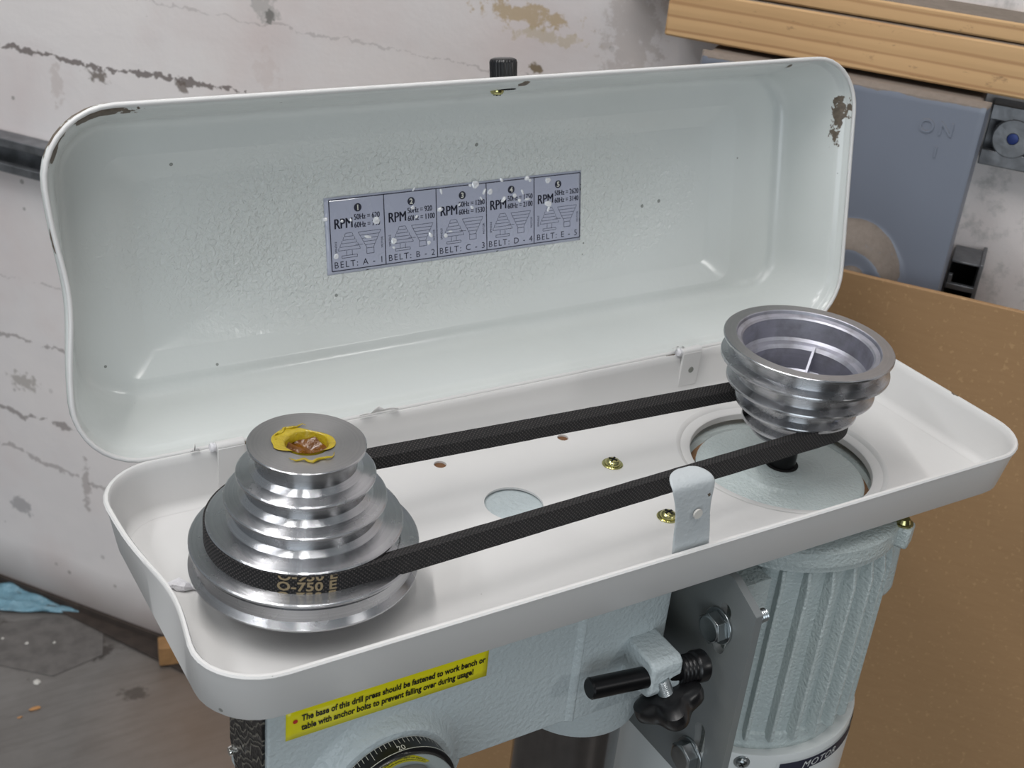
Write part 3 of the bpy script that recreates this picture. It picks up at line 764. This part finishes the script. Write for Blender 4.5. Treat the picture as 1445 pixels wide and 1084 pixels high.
# near-white blisters imitate lamp glints on the wrinkled foil sticker
proto = None
for k, (u, v, r) in enumerate([(0.0729, 0.0846, 0.001), (0.1002, 0.0808, 0.00133), (0.095, 0.0733, 0.00144), (0.1095, 0.0695, 0.00111), (0.1094, 0.066, 0.00055), (0.1215, 0.0945, 0.00089), (0.1207, 0.0853, 0.00066), (0.1227, 0.0804, 0.00078), (0.1306, 0.07, 0.00111), (0.1294, 0.0661, 0.00066), (0.1372, 0.092, 0.00111), (0.1364, 0.0827, 0.001), (0.1394, 0.0685, 0.00078), (0.142, 0.0705, 0.00089), (0.1574, 0.0937, 0.00144), (0.1545, 0.0933, 0.00066), (0.1626, 0.0891, 0.00122), (0.1662, 0.0888, 0.001), (0.1745, 0.0841, 0.00133), (0.1734, 0.0942, 0.00089), (0.1812, 0.0852, 0.00078), (0.1861, 0.0868, 0.00111), (0.1892, 0.0938, 0.001), (0.191, 0.0923, 0.00066), (0.1891, 0.0826, 0.00122), (0.2022, 0.0915, 0.00111), (0.2028, 0.0787, 0.00155), (0.2025, 0.0756, 0.00111), (0.0775, 0.0655, 0.00089), (0.1479, 0.084, 0.00066), (0.1554, 0.0816, 0.00078), (0.1842, 0.0823, 0.00066), (0.1608, 0.0859, 0.00089), (0.0816, 0.0827, 0.00055), (0.0864, 0.0826, 0.00055)]):
    if proto is None:
        bm = bmesh.new(); bmesh.ops.create_icosphere(bm, subdivisions=3, radius=1)
        for q in bm.verts:
            nz_ = noise.noise(q.co*1.6); q.co *= 1+.35*nz_; q.co.y *= .42
        proto = sub('glint_blister', bm, m_glint, st, smooth=180); bl = proto
    else: bl = copyobj(proto, st)
    bl.location = (u, YP-.00001, v); bl.rotation_euler = (0, k*1.7, 0); bl.scale = (r*1.5, r*1.2, r*(1.0+.5*math.sin(k*2.3)))
# --- pulleys
def step_profile(fl, gd, t=.0011):
    """fl: flange (radius, z) from top to bottom; gd groove depth"""
    P = []
    for (ra, za), (rb, zb) in zip(fl, fl[1:]):
        rm_ = min(ra, rb)
        if abs(ra-.0390) < 1e-6:            # the groove that holds the belt
            P += [(ra-.0003, za), (ra, za-.0003), (ra, za-t), (ra-gd, za-t-.0014), (ra-gd, zb+.0028), (rm_-.0012, zb+.0008)]
        else:
            P += [(ra-.0003, za), (ra, za-.0003), (ra, za-t), (ra-.0032, za-t-.0012), (ra-.0032, zb+.0034), (rm_-.0014, zb+.0018)]
        if rb > ra+.001: P += [(rm_-.0008, zb+.0014), (rb-.0006, zb+.0002)]
    rb, zb = fl[-1]
    P += [(rb-.0004, zb), (rb, zb-.0004), (rb, zb-t), (rb-.0006, zb-t-.0004)]
    return P
fl = [(.0230, .0467), (.0272, .0344), (.0320, .0237), (.0390, .0130), (.0457, .0033), (.0460, -.0075)]
P = [(.0086, .0300), (.0086, .0452), (.0092, .0463), (.0226, .0467)] + step_profile(fl, .0068)[1:]
P += [(.0440, -.0092), (.0440, .000), (.0150, .004), (.0150, -.0150), (.0086, -.0150)]
bm = bmesh.new(); mis = [1, 1, 1, 0]+[0]*(len(P)-5)
mis[2] = 1
lathe(bm, P, 160, closed=True, mis=mis+[0])
sp = part('spindle_pulley', bm, [m_alu, m_alu_face], smooth=14); sp['label'] = 'stepped aluminium pulley, small end up, greased bore'
bm = bmesh.new(); lathe(bm, [(0, .040), (.0060, .0402), (.0080, .0412), (.0080, -.03), (0, -.03)], 40); sh = sub('spindle_shaft', bm, m_steel, sp)
for k in range(6):
    a = k*PI/3
    bm2 = None
# grease: ragged ring on the top face and a pool in the bore
bm = bmesh.new(); n = 72; rings = []
for k, (rb, zb) in enumerate(((.0080, .0430), (.0083, .0462), (.0092, .0470), (.0112, .0471), (.0130, .0470), (.0142, .04675))):
    ring = []
    for i in range(n):
        a = 2*PI*i/n; c_ = Vector((math.cos(a)*2.1, math.sin(a)*2.1, 5))
        q = noise.noise(c_)*.5+.5; cov = max(0, .55*math.cos(a-1.9)+.55*math.cos(2*(a+.55))+.35) 
        s_ = min(1, cov*1.1)*(.55+.65*q)
        r_ = .0084+(rb-.0084)*s_ if k > 1 else rb
        z_ = zb if k < 2 else .04675+(zb-.04675)*s_*(.5+noise.noise(Vector((math.cos(a)*9, math.sin(a)*9, k*3.)))*.8)
        ring.append(bm.verts.new((r_*math.cos(a), r_*math.sin(a), z_)))
    rings.append(ring)
for A, B in zip(rings, rings[1:]):
    for i in range(n): bm.faces.new((A[i], A[(i+1) % n], B[(i+1) % n], B[i]))
sub('grease', bm, m_greas, sp, smooth=80)
bm = bmesh.new(); bmesh.ops.create_grid(bm, x_segments=30, y_segments=30, size=.0085)
for v in list(bm.verts):
    r_ = v.co.xy.length
    if r_ > .0085: v.co.xy *= .0085/r_
    v.co.z = .0415+.0026*noise.noise(Vector((v.co.x*260, v.co.y*260, 1)))+.0018*(r_/.0085)**2
o = sub('grease', bm, m_greasd, sp, smooth=80)
for k in range(2):
    bm = bmesh.new(); pts = []
    for i in range(14):
        a = 1.2+k*2.6+i*.11; r_ = .0125+k*.0012+.0008*math.sin(i*1.3); pts.append((r_*math.cos(a), r_*math.sin(a), .0470+.0003*math.sin(i*2)))
    pipe(bm, pts, [.0001+.0005*math.sin(PI*i/13) for i in range(14)], 6); sub('grease', bm, m_greas, sp)

MX, MY = .2623, .0007
fm = [(.0415, .0441), (.0413, .0341), (.0365, .0220), (.0303, .0108), (.0250, .0008), (.0200, -.0055)]
def motor_profile():
    P = []
    for (ra, za), (rb, zb) in zip(fm, fm[1:]):
        rg = rb-.0040 if rb < ra-.001 else ra-.0050
        P += [(ra, za-.0004), (ra, za-.0013), (ra-.0006, za-.0018), (rg, za-.0040), (rg, zb+.0016), (rb-.0002, zb+.0002)]
    P += [(.0200, -.0058), (.0194, -.0066), (.0130, -.0070), (.0070, -.0072)]
    return P
P = motor_profile()
inner = [(.0070, .0180), (.0112, .0182), (.0116, .0170), (.0118, .0040), (.0170, .0040), (.0188, .0130), (.0200, .0142), (.0235, .0150), (.0250, .0165), (.0262, .0270), (.0275, .0288), (.0298, .0296), (.0310, .0310), (.0318, .0408), (.0326, .0416), (.0346, .0424), (.0350, .0438), (.0354, .0441), (.0411, .0441)]
bm = bmesh.new(); allp = inner+P
lathe(bm, allp, 160, closed=True, mis=[1]*(len(inner)-2)+[2]+[0]*(len(P)+1))
mp_ = part('motor_pulley', bm, [m_alu, m_cast_alu, m_alu_face], smooth=16)
mp_.location = OFF+Vector((MX, MY, 0)); mp_.rotation_euler = (math.radians(.0), math.radians(.0), 0)
mp_['label'] = 'stepped aluminium pulley, hollow wide end up, unlabelled'
mp_['label'] = 'stepped aluminium pulley with its hollow wide end up'
for k in range(3):
    bm = bmesh.new(); a = math.radians(35+120*k)
    v = prism(bm, [(.0105, .004), (.0275, .013), (.0285, .0290), (.0270, .0296), (.0105, .0180)], -.0006, .0006, axis='y')
    for q in v: q.co = Matrix.Rotation(a, 3, 'Z') @ q.co
    sub('web_rib', bm, m_cast_alu, mp_, smooth=0)
bm = bmesh.new(); lathe(bm, [(0, .0150), (.0062, .0150), (.0069, .0143), (.0069, -.0290), (0, -.0290)], 40); sub('motor_shaft', bm, m_blackox, mp_)

# --- belt
RS, RM, D = .0398, .0278, MX
al = math.asin((RS-RM)/D)
path = []                                     # (centre, angle) on pulleys + straight runs, outer surface
a_up = PI/2-al; 
seq = []
n1 = 64
for i in range(n1+1):                         # round the spindle, from upper tangent over the left side to lower tangent
    a = a_up + (2*PI-2*a_up)*i/n1; seq.append((RS*math.cos(a), RS*math.sin(a), math.cos(a), math.sin(a)))
p0 = seq[-1]; a = -a_up
q0 = (MX+RM*math.cos(a), MY+RM*math.sin(a))
for i in range(1, 60):
    t = i/60; seq.append((p0[0]+(q0[0]-p0[0])*t, p0[1]+(q0[1]-p0[1])*t, math.cos(a), math.sin(a)))
for i in range(41):
    a = -a_up + 2*a_up*i/40; seq.append((MX+RM*math.cos(a), MY+RM*math.sin(a), math.cos(a), math.sin(a)))
p1 = seq[-1]; q1 = seq[0]
for i in range(1, 60):
    t = i/60; seq.append((p1[0]+(q1[0]-p1[0])*t, p1[1]+(q1[1]-p1[1])*t, math.cos(a_up), math.sin(a_up)))
bm = bmesh.new(); uvl = bm.loops.layers.uv.new('UVMap')
sec = [(0, .0047), (0, .0016), (0, -.0016), (0, -.0047), (-.0030, -.0040), (-.0062, -.0031), (-.0062, .0031), (-.0030, .0040)]
perim = [0]
for i in range(len(sec)): perim.append(perim[-1]+math.dist(sec[i], sec[(i+1) % len(sec)]))
rings = []; ss = [0]
for i, (x, y, nx_, ny_) in enumerate(seq):
    zc = .0078 + (.0058-.0078)*max(0, min(1, x/D))
    sag = .0
    rings.append([bm.verts.new((x+nx_*(o_+.00012*noise.noise(Vector((i*3.1, j*7., 0)))), y+ny_*(o_+.00012*noise.noise(Vector((i*2.1, j*5., 9)))), zc+h_+.00016*noise.noise(Vector((i*4.3, j*3., 2))))) for j, (o_, h_) in enumerate(sec)])
    if i: ss.append(ss[-1]+math.dist(seq[i][:2], seq[i-1][:2]))
ss.append(ss[-1]+math.dist(seq[0][:2], seq[-1][:2])); n = len(rings); m_ = len(sec)
for i in range(n):
    A, B = rings[i], rings[(i+1) % n]
    for j in range(m_):
        f = bm.faces.new((A[j], B[j], B[(j+1) % m_], A[(j+1) % m_]))
        for lp, (u, v) in zip(f.loops, ((ss[i], perim[j]), (ss[i+1], perim[j]), (ss[i+1], perim[j+1]), (ss[i], perim[j+1]))): lp[uvl].uv = (u*3.2, v*3.2)
belt = part('drive_belt', bm, m_blt, smooth=25); belt['label'] = 'black fabric V-belt stretched between both pulleys'
# print on the belt where it rounds the spindle pulley
bm = bmesh.new()
for row, dz in ((0, 0.), (1, .0047), (-1, -.0047)):
    V, F = text_vf('O-750 E', .0056, 'CENTER', .00016, 0, 1.05)
    vs = [bm.verts.new((0, 0, 0)) for _ in V]; ok = []
    for v, p in zip(vs, V):
        a = math.radians(-112.0) + p[0]*1.12/RS + (.3*math.radians(row)) + row*.0; zz = -.0018+p[1]+dz
        v.co = ((RS+.00018)*math.cos(a), (RS+.00018)*math.sin(a), .0078+max(-.0046, min(.0046, zz)))
    for f in F:
        zs = [V[i][1]-.0018+dz for i in f]
        if max(zs) < -.0046 or min(zs) > .0046: continue
        try: bm.faces.new([vs[i] for i in f])
        except ValueError: pass
bmesh.ops.delete(bm, geom=[v for v in bm.verts if not v.link_faces], context='VERTS')
sub('belt_print', bm, m_gold, belt, smooth=0)

# --- head casting
bm = bmesh.new()
out = [(-.0333, -.0450), (.1100, -.0450), (.1115, -.0462), (.1500, -.0462), (.1620, -.0430), (.1690, -.0350), (.1700, -.020), (.1700, .045), (.02, .045), (-.004, .0310), (-.018, .0240), (-.0268, .0135), (-.0300, .0020), (-.0333, -.0045)]
prism(bm, out, -.1015, -.0262)
head = part('head_casting', bm, m_cast, bevel=.0016, seg=3, smooth=35); head['label'] = 'rough painted grey-blue cast head below the tray'
# boss under the small casting opening is the casting top itself
# collar round the column
bm = bmesh.new(); lathe(bm, [(.0275, -.100), (.0335, -.100), (.0335, -.1300), (.0325, -.1330), (.0275, -.1335)], 80, (.1470, -.0015, 0), closed=True)
sub('column_collar', bm, m_cast, head)
# rib
bm = bmesh.new(); prism(bm, [(.1085, -.0445), (.1118, -.0468), (.1130, -.0468), (.1150, -.0445)], -.1015, -.0262); sub('casting_rib', bm, m_cast, head, bevel=.0005)
# clamp boss
bm = bmesh.new(); prism(bm, [(-.044, -.0620), (-.0640, -.0625), (-.0670, -.0650), (-.0675, -.0780), (-.0650, -.0820), (-.044, -.0860)], .1375, .1545, axis='x')
sub('clamp_boss', bm, m_cast, head, bevel=.0014, seg=3)
# black patterned panel on the head's end
bm = bmesh.new(); prism(bm, [(-.0425, -.0262), (-.0060, -.0262), (-.0060, -.086), (-.014, -.1010), (-.0425, -.1010)], -.0345, -.0333, axis='x')
pn = sub('patterned_panel', bm, m_pat, head, bevel=.0003); pn['label'] = 'black patterned sticker on the end of the head'
bm = bmesh.new(); lathe(bm, [(0, .002), (.0018, .0016), (.0022, .0004), (.0022, 0), (0, 0)], 16)
for v in bm.verts: v.co = Vector((-.0345-v.co.z, v.co.x-.0090, v.co.y-.0905))
sub('panel_screw', bm, m_chrome, pn)
# yellow warning sticker
bm = bmesh.new(); G = {}
for i in range(31):
    for j in range(5): G[i, j] = bm.verts.new((-.0260+.0900*i/30, -.04522, -.0575+.0150*j/4))
for i in range(30):
    for j in range(4): bm.faces.new((G[i, j], G[i+1, j], G[i+1, j+1], G[i, j+1]))
ys = sub('warning_sticker', bm, m_yellow, head); so = ys.modifiers.new('s', 'SOLIDIFY'); so.thickness = .0002
ys['label'] = 'bright yellow warning strip'
bm = bmesh.new()
for s_, x, z, wd in (('The base of this drill press should be fastened to work bench or', -.0196, -.0493, .0822), ('table with anchor bolts to prevent falling over during usage!', -.0196, -.0540, .0768)):
    V, F = text_vf(s_, .0041, 'LEFT', .00013)
    w0 = max(p[0] for p in V); k = wd/w0
    add_vf(bm, (V, F), lambda p, x=x, z=z, k=k: (x+p[0]*k, -.04546, z+p[1]*1.04))
sub('sticker_text', bm, m_printk, ys, smooth=0)
bm = bmesh.new(); bm.faces.new([bm.verts.new((x, -.04546, z)) for x, z in circle(-.0222, -.0487, .0010, 20)]); sub('red_dot', bm, m_red, ys, smooth=0)
# feed hub with depth scale
HX, HZ = .0175, -.0940
bm = bmesh.new(); lathe(bm, [(.0385, .0445), (.0345, .0455), (.0318, .0478), (.0300, .0510), (.0285, .0522), (.0240, .0524), (0, .0524)], 80, (HX, 0, HZ), axis='-y'); sub('hub_boss', bm, m_cast, head)
bm = bmesh.new(); lathe(bm, [(0, .0522), (.0252, .0522), (.0258, .0526), (.0262, .0600), (.0255, .0604), (0, .0604)], 96, (HX, 0, HZ), axis='-y'); dr = part('depth_scale_ring', bm, m_black); dr['label'] = 'black depth scale ring with white ticks'
bm = bmesh.new()
for k in range(80):
    a = 2*PI*k/80 + .03; L_ = .0026 if k % 5 else .0046
    t0 = .0533; wd = .0085/.026 * .022
    for q in (0,):
        ps = []
        for aa, yy in ((a-wd/2, t0), (a+wd/2, t0), (a+wd/2, t0+L_), (a-wd/2, t0+L_)):
            r_ = .0263+.0001; ps.append(bm.verts.new((HX+r_*math.cos(aa), -yy, HZ+r_*math.sin(aa))))
        bm.faces.new(ps)
V, F = text_vf('20', .0036, 'CENTER')
add_vf(bm, (V, F), lambda p: (HX+.0265*math.cos(PI/2+.03-p[0]/.026-.05), -(.0594-p[1]), HZ+.0265*math.sin(PI/2+.03-p[0]/.026-.05)))
lathe(bm, [(.02635, .0530), (.02635, .0532)], 96, (HX, 0, HZ), axis='-y'); lathe(bm, [(.0265, .0597), (.0265, .0600)], 96, (HX, 0, HZ), axis='-y')
o = sub('scale_marks', bm, m_tick, dr, smooth=0)
bm = bmesh.new(); lathe(bm, [(0, .0600), (.0245, .0600), (.0248, .0610), (.0240, .0680), (.0215, .0760), (.0190, .0850), (.0185, .0950), (0, .0955)], 80, (HX, 0, HZ), axis='-y')
hb = part('feed_hub', bm, m_chrome); hb['label'] = 'polished steel feed hub'
# belt tension rod, spring collar and lock knob
bm = bmesh.new(); lathe(bm, [(0, 0), (.0042, 0), (.0049, .0008), (.0049, .0600), (0, .0600)], 40, axis='x')
rod = part('tension_rod', bm, m_blackox, loc=(.1090, -.0590, -.0705)); rod.rotation_euler = (0, math.radians(4), math.radians(-5)); rod['label'] = 'black steel belt tension rod'
bm = bmesh.new(); P = [(0, .0455), (.0070, .0455)]
for k in range(4): P += [(.0078, .0460+k*.0022), (.0078, .0470+k*.0022), (.0072, .0473+k*.0022)]
P += [(.0084, .0548), (.0088, .0555), (.0088, .0600), (.0078, .0610), (0, .0610)]
P = [(a_*.86, .002+b_*.97) for a_, b_ in P]; lathe(bm, P, 40, (0, 0, 0), axis='x'); sub('rod_collar', bm, m_black, rod)
bm = bmesh.new(); vs = []; P = [(0, 0), (.0030, 0)]
for k in range(9): P += [(.0031, k*.0011), (.0036, k*.0011+.0005)]
P += [(.0031, .010), (0, .010)]
lathe(bm, P, 20); lb_ = part('lock_bolt', bm, m_zincw, loc=(.1440, -.0655, -.0725)); lb_['label'] = 'bright threaded lock bolt'
lb_.rotation_euler = Vector((.34, -.18, -.92)).to_track_quat('Z', 'Y').to_euler()
bm = bmesh.new(); n = 96; rings = []
for (sc, y) in ((.55, 0), (.78, .0008), (.97, .0026), (1., .0055), (.97, .0090), (.80, .0112), (.45, .0122)):
    ring = []
    for i in range(n):
        a = 2*PI*i/n; r_ = (.0142+.0024*math.cos(4*a+.5))*sc if sc > .6 else .0088*sc/.55
        ring.append(bm.verts.new((r_*math.cos(a), r_*math.sin(a), .0085+y)))
    rings.append(ring)
for A, B in zip(rings, rings[1:]):
    for i in range(n): bm.faces.new((A[i], A[(i+1) % n], B[(i+1) % n], B[i]))
bm.faces.new(rings[0][::-1]); bm.faces.new(rings[-1])
lk = sub('lock_knob', bm, m_black, lb_, smooth=45); lk['label'] = 'black four-lobed plastic knob'

# --- column and base
bm = bmesh.new(); lathe(bm, [(0, -.635), (.0270, -.635), (.0270, -.028), (0, -.028)], 80, (.148, 0, 0)); part('column', bm, m_steel)['label'] = 'polished steel column'
bm = bmesh.new(); prism(bm, rrect(-.06, .22, -.10, .10, .03, 8, (4, 4)), ZB, ZB+.018); lathe(bm, [(.027, -.635), (.045, -.632), (.040, -.590), (.027, -.590)], 60, (.148, 0, 0))
part('base', bm, m_cast, bevel=.002)

# --- motor plate
slot = lambda cy, z0, z1, wd, cv: [(cy+wd*math.cos(a), z1+wd*math.sin(a)) for a in [PI*i/10 for i in range(11)]] + [(cy-wd+cv*math.sin(PI*t/6), z1+(z0-z1)*t/6) for t in range(1, 6)] + [(cy+wd*math.cos(a), z0+wd*math.sin(a)) for a in [PI+PI*i/10 for i in range(11)]] + [(cy+wd+cv*math.sin(PI*t/6), z0+(z1-z0)*t/6) for t in range(1, 6)]
VF = curve_fill([[(-.0795, -.158), (.0795, -.158), (.0795, -.040), (.062, -.031), (-.0620, -.031), (-.0795, -.0400)], slot(-.0608, -.0700, -.0495, .0038, -.0014), slot(-.0608, -.1420, -.1215, .0038, -.0014), slot(.0608, -.0700, -.0495, .0038, .0014), slot(.0608, -.1420, -.1215, .0038, .0014)], .0042)
bm = bmesh.new(); add_vf(bm, VF, lambda p: (.1822+p[2], p[0], p[1]))
plt = part('motor_plate', bm, m_plate, smooth=30, bevel=.0004); plt['label'] = 'flat grey motor mounting plate with slots'
# dark strip behind the slots is the motor foot
def hex_bolt(y, z, rot):
    bm = bmesh.new()
    lathe(bm, [(0, 0), (.0090, 0), (.0090, .0012), (0, .0012)], 40)
    P = [(.0078*math.cos(PI*k/3+rot), .0078*math.sin(PI*k/3+rot)) for k in range(6)]
    prism(bm, P, .0012, .0066); lathe(bm, [(.0066, .0066), (.0060, .0071), (0, .0071)], 32)
    for v in bm.verts: v.co = Vector((-v.co.z, v.co.x, v.co.y))
    return sub('plate_bolt', bm, m_zincw, plt, loc=(.1800, y, z), bevel=.0003, smooth=25)
hex_bolt(-.0590, -.0590, .25); hex_bolt(-.0580, -.1395, .5)
bm = bmesh.new(); P = [(0, 0)]
for k in range(4): P += [(.0028, k*.0012), (.0032, k*.0012+.0006)]
P += [(0, .0052)]
lathe(bm, P, 20, (.1850, -.0755, -.0440), axis='x')
for v in bm.verts: v.co.x += 0
sub('stud', bm, m_zincw, plt)

# --- motor
bm = bmesh.new()
lathe(bm, [(0, -.0440), (.0560, -.0440), (.0642, -.0443), (.0645, -.0470), (.0605, -.0495), (.0585, -.0510), (.0585, -.1535), (.0600, -.1545), (.0600, -.1640), (0, -.1640)], 120, (MX, MY, 0))
box(bm, (.1935, -.052, -.150), (.215, .052, -.048)); box(bm, (.1845, -.045, -.120), (.1935, .045, -.075))
mot = part('motor_body', bm, m_motor, smooth=35); mot['label'] = 'finned cast motor housing'
fin_me = None
angs = [-126-11.6*0+11.6*k for k in range(-3, 22)]
for k, a in enumerate(angs):
    if 125 < (a % 360) < 218: continue
    if fin_me is None:
        bm = bmesh.new(); v = prism(bm, [(.0575, -.0480), (.0625, -.0490), (.0650, -.0600), (.0652, -.1540), (.0630, -.1565), (.0575, -.1565)], -.0019, .0019, axis='y')
        for q in v:
            if q.co.x > .062: q.co.y *= .5
        f0 = sub('fin', bm, m_motor, mot, bevel=.0005, loc=(MX, MY, 0), rot=(0, 0, math.radians(a))); fin_me = f0
    else: copyobj(fin_me, mot, rot=(0, 0, math.radians(a)))
bm = bmesh.new(); lathe(bm, [(0, -.0262), (.0190, -.0262), (.0225, -.0266), (.0234, -.0278), (.0244, -.0284), (.0415, -.0290), (.0430, -.0300), (.0434, -.0345), (.0470, -.0350), (.0490, -.0330), (.0630, -.0335), (.0652, -.0350), (.0655, -.0424), (.0560, -.0430), (0, -.0430)], 120, (MX-.0012, MY-.0010, 0), mis=[0]*7+[1]+[0]*6)
eb = part('motor_end_bell', bm, [m_motor, m_rust], smooth=35)
bm = bmesh.new(); lathe(bm, [(0, -.0258), (.0085, -.0258), (.0085, -.0266), (0, -.0266)], 32, (MX, MY, 0)); sub('shaft_hole', bm, m_void, eb)
for k, a in enumerate((-62, 28, 118, 208)):
    aa = math.radians(a); c = Vector((MX+.0655*math.cos(aa), MY+.0655*math.sin(aa), 0))
    bm = bmesh.new(); box(bm, (-.006, -.0055, -.0460), (.0055, .0055, -.0345)); lug = sub('bell_lug', bm, m_motor, eb, loc=c, rot=(0, 0, aa), bevel=.0015)
    bm = bmesh.new(); lathe(bm, [(0, .0035), (.0030, .0030), (.0038, .0010), (.0050, .0008), (.0050, 0), (0, 0)], 20); sub('lug_screw', bm, m_zinc, eb, loc=c+Vector((0, 0, -.0345)))
bm = bmesh.new(); prism(bm, [(.3245, -.0300), (.3330, -.0300), (.3390, -.1075), (.3340, -.1125), (.3245, -.1125)], -.030, .030, axis='y')
box(bm, (.305, -.022, -.10), (.326, .022, -.05))
part('terminal_box', bm, m_motor, bevel=.003, seg=3)
bm = bmesh.new(); lathe(bm, [(.0600, -.1640), (.0652, -.1625), (.0664, -.1625), (.0668, -.1640), (.0668, -.235), (.060, -.250), (0, -.252)], 120, (MX, MY, 0))
lathe(bm, [(.0665, -.1645), (.0600, -.1650), (.0600, -.2)], 120, (MX, MY, 0))
cv = part('fan_cover', bm, m_white, smooth=35); cv['label'] = 'white sheet metal cover round the motor base'
# name plate wrapped on the cover
bm = bmesh.new()
def wrap(R_, a, z): return (MX+R_*math.cos(math.radians(a)), MY+R_*math.sin(math.radians(a)), z)
for (a0_, a1_, z0_, z1_, mi_, R_) in ((-110, -44, -.212, -.1668, 1, .0671), (-108.5, -45, -.211, -.1680, 0, .0673), (-92, -46, -.207, -.1748, 1, .0675)):
    for i in range(24):
        A_ = a0_+(a1_-a0_)*i/24; B_ = a0_+(a1_-a0_)*(i+1)/24
        f = bm.faces.new([bm.verts.new(wrap(R_, a_, z_)) for a_, z_ in ((A_, z0_), (B_, z0_), (B_, z1_), (A_, z1_))]); f.material_index = mi_
for s_, sz, a_, z_, mi_ in (('MOTOR', .0064, -97, -.1735, 1),):
    VF = text_vf(s_, sz, 'LEFT', 0, .25 if sz > .004 else 0, 1.15)
    add_vf(bm, VF, lambda p, a_=a_, z_=z_: wrap(.0678, a_+math.degrees(p[0]/.067), z_+p[1]), mi=mi_)
npl = sub('name_plate', bm, [m_print, m_stick if False else m_white], cv, smooth=0); npl['label'] = 'dark motor name plate'
sc_ = pan_screw(cv, 'cover_screw', wrap(.0666, -126, -.1675), s=.8, mat=m_zincw)
sc_.rotation_euler = Vector((math.cos(math.radians(-126)), math.sin(math.radians(-126)), 0)).to_track_quat('Z', 'Y').to_euler()
